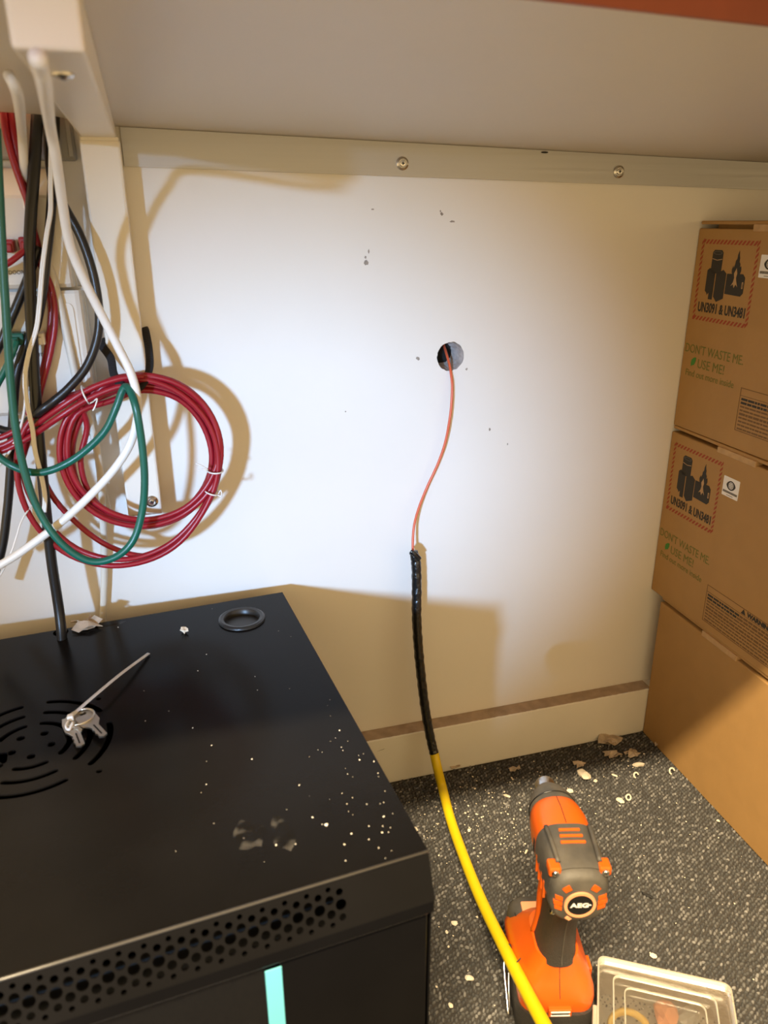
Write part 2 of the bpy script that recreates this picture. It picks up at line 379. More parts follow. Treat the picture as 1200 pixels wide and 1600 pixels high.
# ------------------------------------------------------------------ white wall boxes behind the cables
def wallbox(name, x0, x1, z0, z1, y, label, slope, extra):
    t = thing(name, ((x0+x1)/2, -.001, z0), label, 'junction box')
    bx('back_plate', (x0-.002, -.008, z0-.002), (x1+.002, -.0006, z1+.002), 'abs', t, .001)
    zt = z1+slope
    V = []; n = 0
    prof = [(-.008, z0), (y+.004, z0), (y, z0+.004), (y, z1-.003), (y+.002, z1), (-.008, zt-.002)]
    for x, ins in ((x0, .004), (x0+.004, 0), (x1-.006, 0), (x1-.002, .0015), (x1, .005)):
        for yy, zz in prof: V.append((x, min(-.008, yy+ins), zz))
    Fc = []; k = len(prof)
    for i in range(4):
        for j in range(k-1): Fc.append((i*k+j, i*k+j+1, (i+1)*k+j+1, (i+1)*k+j))
    Fc += [tuple(range(k)), tuple(range(4*k, 5*k))]
    pyd('cover', V, Fc, 'abs', t, False)
    plate('raised_panel', [rrect(x0+.008, z0+.006, x1-.009, z1-.012, .006)], .0016, frame((0, y-.0006, 0), (1, 0, 0), (0, 0, 1)), 'abs', t)
    extra(t, y-.0015)
    return t
def port(t, px, py, y, m, d):
    p = W(px, py, y)
    plate('port_ring', [circ(p.x, p.z, .0095, 22), circ(p.x, p.z, .0086, 22)], .0006, frame((0, y, 0), (1, 0, 0), (0, 0, 1)), 'enamel', t)
    pl = bx('plug', (p.x-.0065, y-.016, p.z-.006), (p.x+.0065, y, p.z+.006), m, t, .0015)
    bx('plug_boot', (p.x-.004+d, y-.020, p.z-.0055), (p.x+.004+d, y-.013, p.z+.0025), m, pl, .0015)
def up_extra(t, y):
    q = W(9, 429, y); text('print', 'TDOOR-C', frame((q.x, y-.0003, q.z), (1, 0, 0), (0, 0, 1)), 'ink_k', t, width=.0215, height=.0038)
    port(t, 14, 384, y, 'c_red', .001); port(t, 44, 380, y, 'c_red', .0)
def lo_extra(t, y):
    q = W(20, 557, y); text('print', 'RO', frame((q.x, y-.0003, q.z), (1, 0, 0), (0, 0, 1)), 'ink_k', t, width=.0075, height=.0034)
    q = W(60, 557, y); text('print', 'TDOO', frame((q.x, y-.0003, q.z), (1, 0, 0), (0, 0, 1)), 'ink_k', t, width=.0125, height=.0034)
    port(t, 30, 527, y, 'c_green', -.002); port(t, 62, 527, y, 'abs', 0)
wallbox('junction_box', -.42, -.0762, .7105, .797, -.036, 'upper white junction box with lit sloping top behind the cables', .027, up_extra)
wallbox('junction_box', -.42, -.0700, .583, .7075, -.036, 'lower white junction box with green plug behind the cables', 0, lo_extra)
gb = thing('grey_panel', (-.25, -.001, .829), 'grey plastic wall panel in the gap behind the counter', 'panel')
bx('panel_body', (-.42, -.012, .829), (-.058, -.0006, .93), 'greyabs', gb, .003)
for i in range(4): bx('panel_rib', (-.098+i*.011, -.0145, .832), (-.093+i*.011, -.012, .925), 'greyabs', gb, .001)

# ------------------------------------------------------------------ cables
K = 'cables hanging beside the bracket'
cable('black_cable', [(60, 160, -.032), (57, 200, -.036), (53, 270, -.045), (48, 340, -.052), (46, 400, -.056), (48, 480, -.058), (52, 560, -.060), (57, 640, -.062), (64, 720, -.064), (72, 800, -.064), (81, 880, -.064), (91, 945, -.066), (96, 985, -.072), (97, 1012, -.074)], .0056, 'c_black', 'thick black cable running down into the top of the black cabinet', group=K)
cable('black_cable', [(86, 160, -.028), (85, 220, -.03), (82, 290, -.038), (78, 350, -.044), (72, 405, -.05), (66, 460, -.052), (56, 510, -.052), (44, 530, -.05), (33, 560, -.05), (25, 590, -.05), (21, 640, -.05), (18, 700, -.05), (16, 740, -.05), (11, 800, -.05), (2, 862, -.05), (-20, 930, -.05)], .0046, 'c_black', 'black cable curving to the lower left, beside the thickest black one', group=K)
cable('black_cable', [(60, 385, -.044), (43, 436, -.047), (20, 492, -.05), (-4, 545, -.05), (-40, 610, -.05)], .0045, 'c_black', 'short black cable slanting across the printed box lettering', group=K)
cable('black_cable', [(74, 160, -.022), (76, 235, -.026), (84, 292, -.038), (102, 325, -.052), (127, 372, -.058), (146, 430, -.062), (155, 490, -.064), (151, 533, -.066), (135, 573, -.068), (110, 604, -.070), (85, 626, -.0705), (65, 641, -.0705), (45, 657, -.058), (20, 672, -.052), (-2, 670, -.052), (-40, 650, -.05)], .0044, 'c_black', 'black cable bowing out right between the boxes and the bracket', group=K)
cable('white_cable', ['z', (59, 90, .8441), (63, 106, .8438), (69, 130, .8415), 'y', (78, 195, -.22), (88, 250, -.175), (98, 320, -.14), (110, 385, -.115), (136, 447, -.10), (163, 500, -.092), (186, 545, -.090), (204, 582, -.091), (214, 618, -.092), (214, 655, -.092), (203, 695, -.090), (177, 735, -.088), (140, 775, -.086), (100, 812, -.085), (60, 843, -.084), (20, 871, -.084), (-25, 897, -.084)], .0043, 'c_white', 'thick white cable sweeping past the red coil to the lower left', group=K)
cable('white_cable', ['z', (14, 118, .8690), (22, 132, .862), (29, 155, .857), 'y', (34, 205, -.075), (38, 265, -.042), (44, 330, -.0345), (47, 400, -.0345)], .0042, 'c_white', 'white cable between the red leads and thickest black cable', group=K)
cable('white_cable', [(68, 390, -.0395), (84, 440, -.0395), (99, 500, -.040), (113, 565, -.041), (124, 612, -.041), (138, 652, -.041), (152, 705, -.036), (159, 770, -.022), (162, 840, -.012), (163, 900, -.009), (161, 960, -.008), (160, 1030, -.008)], .0040, 'c_cream', 'cream printed cable running down behind the coil to the cabinet', group=K)
cable('white_cable', [(92, 395, -.004), (112, 480, -.004), (130, 600, -.004), (143, 660, -.004), (158, 740, -.0045), (170, 800, -.0045)], .0032, 'c_cream', 'thin cream cable close to the wall beside the bracket foot', group=K)
fp = thing('flat_cord', W(60, 700, -.075), 'thin white twin cord wriggling down over black cable', 'cable', K)
A1 = [(82, 160, -.040), (80, 230, -.045), (79, 290, -.052), (79, 330, -.058), (73, 366, -.064), (66, 420, -.068), (62, 470, -.068), (57, 512, -.068), (45, 552, -.069), (39, 592, -.070), (43, 632, -.072), (51, 672, -.0745), (55, 705, -.075), (65, 745, -.076), (70, 775, -.0765), (69, 800, -.076)]
for dx, nm in ((-1.6, 'strand'), (1.6, 'strand')):
    V, Fc = tube([W(a+dx, b_, c) for a, b_, c in A1], .0014, 8, 7); pyd(nm, V, Fc, 'c_white', fp, True)
V, Fc = tube([W(*q) for q in [(39, 592, -.0700), (39, 632, -.069), (32, 668, -.066), (18, 700, -.064), (3, 722, -.064), (-15, 745, -.064)]], .0013, 8, 7); pyd('strand', V, Fc, 'c_white', fp, True)
cable('white_wire', [(57, 782, -.058), (42, 800, -.068), (32, 818, -.0755), (26, 838, -.0775), (18, 862, -.079), (8, 885, -.078), (0, 900, -.074)], .0009, 'c_white', 'very thin white wire hanging at the lower left', 'wire')
cable('green_cable', [(-6, 200, -.10), (-1, 300, -.099), (4, 400, -.098), (10, 500, -.097), (16, 590, -.096), (24, 665, -.096), (38, 735, -.096), (60, 797, -.098), (95, 848, -.103), (138, 876, -.106), (177, 872, -.107), (207, 846, -.105), (222, 800, -.103), (226, 750, -.1035), (222, 695, -.104), (213, 640, -.104), (204, 612, -.094), (197, 604, -.083), (190, 613, -.083), (181, 638, -.085), (162, 676, -.084), (122, 713, -.080), (82, 734, -.079), (50, 738, -.078), (20, 728, -.076), (-4, 712, -.07), (-30, 690, -.068)], .0039, 'c_green', 'green cable hanging in a long loop through the strap', group=K)
cable('green_cable', [(26, 533, -.060), (20, 550, -.064), (8, 578, -.062), (-10, 612, -.06)], .0034, 'c_green', 'short green patch lead plugged into the lower box', group=K)
cable('red_cable', [(4, 165, -.04), (10, 210, -.043), (22, 255, -.045), (34, 290, -.046), (46, 325, -.045), (52, 360, -.042), (58, 400, -.042), (80, 450, -.044), (86, 500, -.046), (79, 550, -.048), (66, 600, -.050), (50, 660, -.052), (40, 700, -.053), (30, 730, -.053)], .0032, 'c_red', 'leftmost red lead dropping from the counter slot', group=K)
cable('red_cable', [(14, 165, -.035), (22, 215, -.040), (33, 270, -.040), (42, 310, -.039), (50, 350, -.040), (70, 430, -.041), (80, 480, -.041), (75, 540, -.043), (62, 600, -.045), (50, 640, -.047)], .0034, 'c_red', 'second red lead from the left under the counter slot', group=K)
cable('red_cable', [(24, 165, -.030), (29, 215, -.0325), (37, 265, -.034), (45, 310, -.034), (52, 345, -.034)], .0034, 'c_red', 'red lead next to the white cable under the counter slot', group=K)
cable('red_cable', [(44, 385, -.053), (28, 400, -.06), (10, 413, -.062), (-15, 425, -.06)], .0030, 'c_red', 'short red patch lead plugged into the upper box', group=K)
# coil of red cable: one long cable with several turns
def ell(cx, cy, rx, ry, a, tilt=0): return (cx+rx*math.cos(a), cy+ry*math.sin(a))
cpts = []; rnd = random.Random(12)
cpts += [W(-40, 690, -.055), W(0, 684, -.056), W(40, 664, -.059), W(90, 632, -.066), (W(140, 610, -.068))]
turns = [(222, 706, 121, 113, 0), (225, 709, 114, 114, .004), (220, 704, 126, 118, -.003), (222, 710, 110, 108, .007), (224, 700, 118, 112, -.004), (228, 716, 103, 106, .003)]
for ti, (cx, cy, rx, ry, dy) in enumerate(turns):
    for k in range(12):
        a = -math.pi*.68+2*math.pi*k/12
        x, y = ell(cx, cy, rx, ry, a); tp = max(0, -math.sin(a))
        x += rnd.uniform(-1.5, 1.5)
        xr = max(0, math.cos(a)); x = x*(1-xr*.0)+0
        # the turns gather at the strap on top and at the ties on the right
        cpts.append(W(x, y, -.068+dy*(1-.3*tp)+rnd.uniform(-.001, .001)))
big = [[(128, 616), (200, 592), (270, 608), (322, 656), (341, 716), (330, 775), (290, 838), (240, 872), (175, 884), (110, 868), (60, 826), (32, 770), (27, 710), (45, 660), (90, 628)],
       [(150, 610), (215, 590), (280, 612), (325, 655), (339, 720), (322, 785), (280, 838), (232, 866), (178, 874), (118, 856), (70, 812), (41, 760), (36, 706), (52, 655), (96, 624)],
       [(150, 606), (215, 586), (282, 608), (330, 660), (344, 715), (331, 775), (295, 830), (260, 862), (215, 868), (160, 848), (110, 808), (76, 765), (58, 710), (52, 660), (40, 640)]]
for bi, L_ in enumerate(big):
    for k, (x, y) in enumerate(L_): cpts.append(W(x, y, -.073+.004*bi+(.008 if x < 120 else 0)))
coil = thing('red_cable_coil', W(222, 830, -.06), 'coil of red network cable hanging on the bracket by a strap', 'cable coil')
V, Fc = tube(cpts, .0031, 9, 5); pyd('coiled_cable', V, Fc, 'c_red', coil, True)
def tie_loop(cx, cy, ax, ay, rr1, rr2, tails, y):
    c = W(cx, cy, y); u = (W(cx+ax, cy+ay, y)-c).normalized(); n = Vector((0, 1, 0))
    P = [c+u*(rr1*math.cos(i*math.pi/8))+n*(rr2*math.sin(i*math.pi/8)) for i in range(16)]
    V, Fc = tube(P, .0009, 6, 3, True); t = pyd('twist_tie', V, Fc, 'tie', coil, True)
    for tl in tails:
        V, Fc = tube([W(*q) for q in tl], .0007, 6, 4); pyd('tie_tail', V, Fc, 'tie', t, True)
tie_loop(336, 735, 1, -.02, .0085, .012, [[(325, 734, -.08), (316, 728, -.082), (306, 724, -.082)], [(325, 735, -.08), (317, 733, -.082), (308, 736, -.082)]], -.069)
tie_loop(331, 768, 1, .22, .0085, .012, [[(341, 772, -.08), (345, 766, -.084), (346, 775, -.083), (340, 774, -.082)]], -.069)
tie_loop(134, 617, .5, 1, .0095, .012, [[(147, 626, -.08), (152, 623, -.083), (149, 634, -.083), (145, 642, -.083)], [(147, 627, -.08), (141, 630, -.082)]], -.069)
cable('red_cable', [(-40, 702, -.060), (5, 696, -.061), (50, 668, -.064), (95, 636, -.0745), (140, 608, -.0755), (185, 592, -.0755), (225, 588, -.0755)], .0031, 'c_red', 'upper red lead joining the coil from the left edge', group=K)
cable('red_cable', [(-40, 715, -.060), (0, 706, -.062), (45, 684, -.066), (92, 652, -.077), (135, 625, -.0775), (180, 606, -.0775), (215, 600, -.0775)], .0031, 'c_red', 'lower red lead joining the coil from the left edge', group=K)
# strap round the bracket leg holding the coil
P = [Vector((-.056, -.012, .655)), Vector((-.0565, -.036, .652)), W(173, 560, -.05), W(178, 585, -.066), W(190, 602, -.079), W(205, 611, -.080), W(222, 603, -.078), W(233, 578, -.062), W(233, 550, -.046), W(228, 520, -.022), Vector((-.0125, -.006, .664))]
V, Fc = tube(P, .0042, 10, 8, flat=.0011, up=(1, 0, .3)); o = pyd('velcro_strap', V, Fc, 'velcro', None, True)
tag(o, 'black hook and loop strap holding the red coil to the bracket', 'strap')

# ------------------------------------------------------------------ black network cabinet
cA = math.radians(4.5); cu_ = Vector((math.cos(cA), math.sin(cA), 0)); cv_ = Vector((-math.sin(cA), math.cos(cA), 0))
H = .336; ca = Vector((.1180, -.0305, 0)); TD = .4535; CW = .60       # back right corner, depth of the flat top, width
CM = Matrix(((cu_.x, cv_.x, 0, ca.x), (cu_.y, cv_.y, 0, ca.y), (0, 0, 1, 0), (0, 0, 0, 1)))   # local: u right (0 = right side), v back (0 = back), z up
CI = CM.inverted()
cab = thing('network_cabinet', CM @ Vector((-.3, -.25, 0)), 'black metal network cabinet with vent holes standing on the carpet', 'cabinet')
def loc(px, py, z=H): q = CI @ Wz(px, py, z); return (q.x, q.y)
g0 = loc(378, 968); fc = loc(50, 1164); ent = loc(95, 988)
holes = [circ(g0[0], g0[1], .0225, 28), circ(ent[0], ent[1], .0085, 14)]
def slot(cx, cy, r, a0, a1, wd):
    n = 12; P = []
    for i in range(n+1):
        a = math.radians(a0+(a1-a0)*i/n); P.append((cx+(r+wd)*math.cos(a), cy+(r+wd)*math.sin(a)))
    am = math.radians(a1); mx, my = cx+r*math.cos(am), cy+r*math.sin(am)
    for i in range(1, 5):
        b_ = am+math.pi*i/5; P.append((mx+wd*math.cos(b_), my+wd*math.sin(b_)))
    for i in range(n+1):
        a = math.radians(a1+(a0-a1)*i/n); P.append((cx+(r-wd)*math.cos(a), cy+(r-wd)*math.sin(a)))
    am = math.radians(a0); mx, my = cx+r*math.cos(am), cy+r*math.sin(am)
    for i in range(1, 5):
        b_ = am+math.pi+math.pi*i/5; P.append((mx+wd*math.cos(b_), my+wd*math.sin(b_)))
    return P
for q in range(5):
    for r, ex in ((.032, 22), (.049, 24), (.0665, 25)): holes.append(slot(fc[0], fc[1], r, 72*q-18-ex, 72*q-18+ex, .0028))
    a = math.radians(72*q-18); holes.append(circ(fc[0]+.0170*math.cos(a), fc[1]+.0170*math.sin(a), .0037, 12))
q = loc(-2, 1186); holes.append(rrect(q[0]-.012, q[1]-.008, q[0]+.007, q[1]+.008, .003, 3))
for px, py in ((155, 1205), (154, 1092)):
    q = loc(px, py); holes.append(circ(q[0], q[1], .0026, 12))
fr = .0015
plate('top_panel', [[(-CW, -TD), (0, -TD), (0, 0), (-CW, 0)]]+holes, fr, CM @ Matrix.Translation((0, 0, H-fr/2)), 'blackmetal', cab)
V = [CM @ Vector(q) for q in [(-CW, -TD, H), (0, -TD, H), (0, -TD+.002, H), (-CW, -TD+.002, H), (-CW, -TD-.0012, H-.0014), (0, -TD-.0012, H-.0014)]]
CD = .014; CH = .034                                   # sloping front strip: depth and drop
a = Vector((0, -TD, H)); b_ = Vector((0, -TD-CD, H-CH)); sl = (b_-a); SLN = sl.length
fm = CM @ frame(a, (1, 0, 0), -sl)                     # local x along the cabinet, y up the slope
hl = []; colp = .0081; x = -.0705; k = 0
yc = -SLN*.52
while x > -.46:
    if k % 2 == 0:
        for yo, r in ((0, .0021), (.0106, .0013), (-.0106, .0013)) if False else ((0, .0040), (.0090, .0026), (-.0090, .0026)): hl.append(circ(x, yc+yo, r, 14))
    else:
        for yo, r in ((.0050, .0032), (-.0050, .0032), (.0126, .0019), (-.0126, .0019)): hl.append(circ(x, yc+yo, r, 12))
    x -= colp*.97; k += 1
plate('vent_strip', [[(-CW, -SLN), (0, -SLN), (0, 0), (-CW, 0)]]+hl, .0014, fm @ Matrix.Translation((0, 0, -.0007)), 'blackmetal', cab)
V, Fc = tube([CM @ Vector((-CW, -TD-.0004, H-.0002)), CM @ Vector((0, -TD-.0004, H-.0002))], .0012, 8, 0); pyd('rolled_edge', V, Fc, 'black_edge', cab, True)
f0 = -TD-CD
LZ = H-CH
bx('front_lip', (-CW, f0, LZ-.012), (0, f0+.010, LZ), 'blackmetal', cab, .001, CM)
for u0, nm in ((-CW, 'side_panel'), (-.0015, 'side_panel')):
    V = []
    for u in (u0, u0+.0015):
        for v_, z in ((0, 0), (f0+.006, 0), (f0+.006, LZ-.011), (f0+.001, LZ-.011), (f0+.001, LZ), (-TD, H-.0016), (0, H-.0016)): V.append(CM @ Vector((u, v_, z)))
    n = 7; pyd(nm, V, [tuple(range(n)), tuple(range(n, 2*n))]+[(i, (i+1) % n, n+(i+1) % n, n+i) for i in range(n)], 'blackmetal', cab)
bx('back_panel', (-CW+.002, -.0015, .001), (-.002, 0, H-.002), 'blackmetal', cab, 0, CM)
bx('bottom_panel', (-CW+.002, f0+.008, .0005), (-.002, -.002, .002), 'blackmetal', cab, 0, CM)
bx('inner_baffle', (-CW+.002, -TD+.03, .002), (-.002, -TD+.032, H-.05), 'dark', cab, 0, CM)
# glass door with metal frame, hinged on the front
dz1 = LZ-.0155; dv = f0+.004; gl0, gl1 = -.505, -.118
dr = bx('door_frame', (gl1, dv, .012), (-.004, dv+.010, dz1), 'blackmetal', cab, .001, CM)
bx('door_rail', (-CW+.004, dv, .012), (gl0, dv+.010, dz1), 'blackmetal', dr, .001, CM)
V, Fc = tube([CM @ Vector((-CW+.004, dv+.0004, dz1-.0003)), CM @ Vector((-.004, dv+.0004, dz1-.0003))], .0009, 8, 0); pyd('door_top_edge', V, Fc, 'black_edge', dr, True)
bx('glass_pane', (gl0, dv+.0015, .012), (gl1, dv+.0045, dz1-.0005), 'smoked', dr, 0, CM)
bx('cyan_film_strip', (-.1285, dv-.0012, .012), (-.1165, dv-.0002, dz1-.004), 'cyan', dr, .0004, CM)
# rubber cable grommet
gm = CM @ Matrix.Translation((g0[0], g0[1], H))
def gring(r, z): return [gm @ Vector((r*math.cos(i*math.pi/16), r*math.sin(i*math.pi/16), z)) for i in range(32)]
go = loft([gring(.0220, -.006), gring(.0222, .0002), gring(.0272, .0003), gring(.0268, .0024), gring(.0245, .0036), gring(.0212, .0030), gring(.0196, .001), gring(.0190, -.004)], 'blackplast', 'grommet', cab, cap=False)
loft([gring(.0192, -.0055), gring(.0192, -.004), gring(.010, -.0036), gring(.001, -.0036)], 'blackplast', 'grommet_cap', go)
rfl = thing('orange_reflection_lump', CM @ Vector((-.175, -TD+.012, .004)), 'added orange lump standing in for a reflection in the cabinet glass door', 'reflection stand-in')  # orange lump added behind the pane to imitate a reflection in the glass
V = []
bm = bmesh.new(); bmesh.ops.create_icosphere(bm, subdivisions=3, radius=1); rn = random.Random(4)
for v in bm.verts:
    s_ = 1+.12*math.sin(v.co.x*7+v.co.y*3)+.10*math.sin(v.co.z*9+v.co.x*5); v.co = Vector((v.co.x*.045*s_, v.co.y*.008, v.co.z*.105*s_))
bm.transform(CM @ Matrix.Translation((-.165, f0+.022, .106))); frombm('reflection_body', bm, 'refl_orange', rfl, True)
bx('reflection_fold', (-.20, f0+.0125, .085), (-.14, f0+.0145, .125), 'refl_orange', rfl, .0008, CM)

# keys with a cable tie on the cabinet
kb = thing('key_bunch', Wz(120, 1130, H), 'two small keys on a wire ring with a grey cable tie on the cabinet', 'keys')
def key(pivot, tip, z, wd):
    d = (tip-pivot); L = d.length; d.normalize(); n = Vector((0, 0, 1)).cross(d)
    mw = frame((pivot.x, pivot.y, z), d, n); h = wd
    out = [(-.006, -h*.8), (.004, -h), (.016, -h*.95), (.021, -h*.62), (.0235, -.0042), (L*.55, -.0042), (L*.60, -.003), (L*.66, -.0042), (L*.72, -.0028), (L*.80, -.0042), (L*.86, -.003), (L*.95, -.0036), (L, 0),
           (L*.96, .0038), (.024, .0040), (.021, h*.62), (.016, h*.95), (.004, h), (-.006, h*.8)]
    o = plate('key', [out, rrect(-.0025, -h*.35, .001, h*.35, .0012, 3)], .0018, mw, 'nickel', kb)
    plate('key_groove', [rrect(.022, -.0006, L*.9, .0008, .0005, 3)], .0003, mw @ Matrix.Translation((0, 0, .00092)), 'dark', o)
key(Wz(112, 1132, H), Wz(127, 1172, H), H+.0035, .0085)
key(Wz(132, 1126, H), Wz(164, 1160, H), H+.0062, .0090)
rc = Wz(125, 1120, H+.008); P = [rc+Vector((.0125*math.cos(i*math.pi/8), .0105*math.sin(i*math.pi/8), .0015*math.sin(i*math.pi/8+1))) for i in range(16)]
V, Fc = tube(P, .0008, 8, 3, True); pyd('wire_ring', V, Fc, 'nickel', kb, True)
V, Fc = tube([Wz(112, 1118, H+.009), Wz(150, 1085, H+.012), Wz(190, 1052, H+.010), Wz(232, 1021, H+.002)], .0021, 8, 6, flat=.0007, up=(.7, -.7, 0)); tb = pyd('cable_tie', V, Fc, 'greytie', kb, True)
q = Wz(110, 1121, H+.009); frombm('tie_head', boxbm(q, (.0055, .0055, .005), None, .001), 'tie', tb)
V, Fc = tube([Wz(107, 1126, H+.009), Wz(103, 1135, H+.008), Wz(108, 1140, H+.007), Wz(114, 1128, H+.010)], .0012, 8, 4); pyd('tie_loop', V, Fc, 'tie', tb, True)
# smudges and specks on the cabinet top
bm = bmesh.new(); rn = random.Random(21)
for i in range(125):
    if i < 85: px, py = rn.gauss(575, 45), rn.gauss(1195, 75)
    else: px, py = rn.uniform(150, 640), rn.uniform(950, 1400)
    u, v_ = loc(px, py)
    if u > -.003 or v_ < -TD+.004 or v_ > -.004: continue
    if math.hypot(u-g0[0], v_-g0[1]) < .03: continue
    s_ = rn.choice((.0003, .0003, .0004, .0005, .0007)); c = CM @ Vector((u, v_, H))
    b2 = blob((c.x, c.y, H), (s_, s_*rn.uniform(.6, 1.3), s_*.6), i, 1); me = bpy.data.meshes.new('x'); b2.to_mesh(me); b2.free(); bm.from_mesh(me); bpy.data.meshes.remove(me)
o = frombm('dust_specks', bm, 'crumb'); tag(o, 'fine white dust specks scattered over the black cabinet top', 'dust', kind='stuff')
def crumb(px, py, z, s, seed, label, m='crumb', group=None, name='plaster_crumb', sub=1, jit=.35, y=None):
    c = Wz(px, py, z); o = frombm(name, blob((c.x, c.y, z), s, seed, sub, jit), m); tag(o, label, 'debris', group); return o
def flake(name, px, py, z, size, seed, label, m='paper', group=None):
    rn = random.Random(seed); c = Wz(px, py, z); bm = bmesh.new(); n = 11
    for lay in range(2):
        ring_ = []; off = Vector((rn.uniform(-.3, .3)*size, rn.uniform(-.3, .3)*size, 0)); k0 = rn.uniform(0, 6)
        cen = bm.verts.new(c+off+Vector((0, 0, .002+size*.25*lay+rn.uniform(0, .2)*size)))
        for i in range(n):
            a = 6.283*i/n+k0; r = size*rn.uniform(.45, 1.1)
            ring_.append(bm.verts.new(c+off+Vector((r*math.cos(a), r*math.sin(a)*.7, .0012+size*abs(rn.gauss(0, .35))))))
        for i in range(n): bm.faces.new((cen, ring_[i], ring_[(i+1) % n]))
    lo = min(v.co.z for v in bm.verts); bmesh.ops.translate(bm, verts=bm.verts, vec=(0, 0, z-lo+.0002))
    o = frombm(name, bm, m); md = o.modifiers.new('thick', 'SOLIDIFY'); md.thickness = .0007; md.offset = 1
    tag(o, label, 'debris', group); return o
flake('paper_scrap', 134, 980, H, .019, 5, 'crumpled torn paper scrap at the back edge of the cabinet top')
crumb(288, 989, H, (.0048, .004, .0035), 8, 'plaster crumb on the cabinet top left of the rubber grommet', sub=2)
crumb(510, 1290, H, (.0016, .0014, .001), 9, 'tiny white crumb lying alone on the front of the cabinet top')
# dusty smudges: thin films
M['smudge'] = mat('dust_film', (.30, .28, .26), .9, alpha=.22)
nt = M['smudge'].node_tree; tcn = nt.nodes.new('ShaderNodeTexCoord'); n1 = nt.nodes.new('ShaderNodeTexNoise'); n1.inputs['Scale'].default_value = 70; n1.inputs['Detail'].default_value = 6
rp = nt.nodes.new('ShaderNodeMapRange'); rp.inputs['From Min'].default_value = .5; rp.inputs['From Max'].default_value = .8; rp.inputs['To Max'].default_value = .17
nt.links.new(tcn.outputs['Object'], n1.inputs['Vector']); nt.links.new(n1.outputs['Fac'], rp.inputs['Value']); nt.links.new(rp.outputs['Result'], nt.nodes['Principled BSDF'].inputs['Alpha'])
for px, py, rx, ry in ((388, 1305, .016, .020), (440, 1300, .012, .022), (170, 975, .022, .009)):
    u, v_ = loc(px, py); rn = random.Random(int(px))
    pts = [(u+rx*rn.uniform(.6, 1)*math.cos(i*6.283/14), v_+ry*rn.uniform(.6, 1)*math.sin(i*6.283/14)) for i in range(14)]
    plate('smudge', [pts], .0001, CM @ Matrix.Translation((0, 0, H+.0001)), 'smudge', cab)

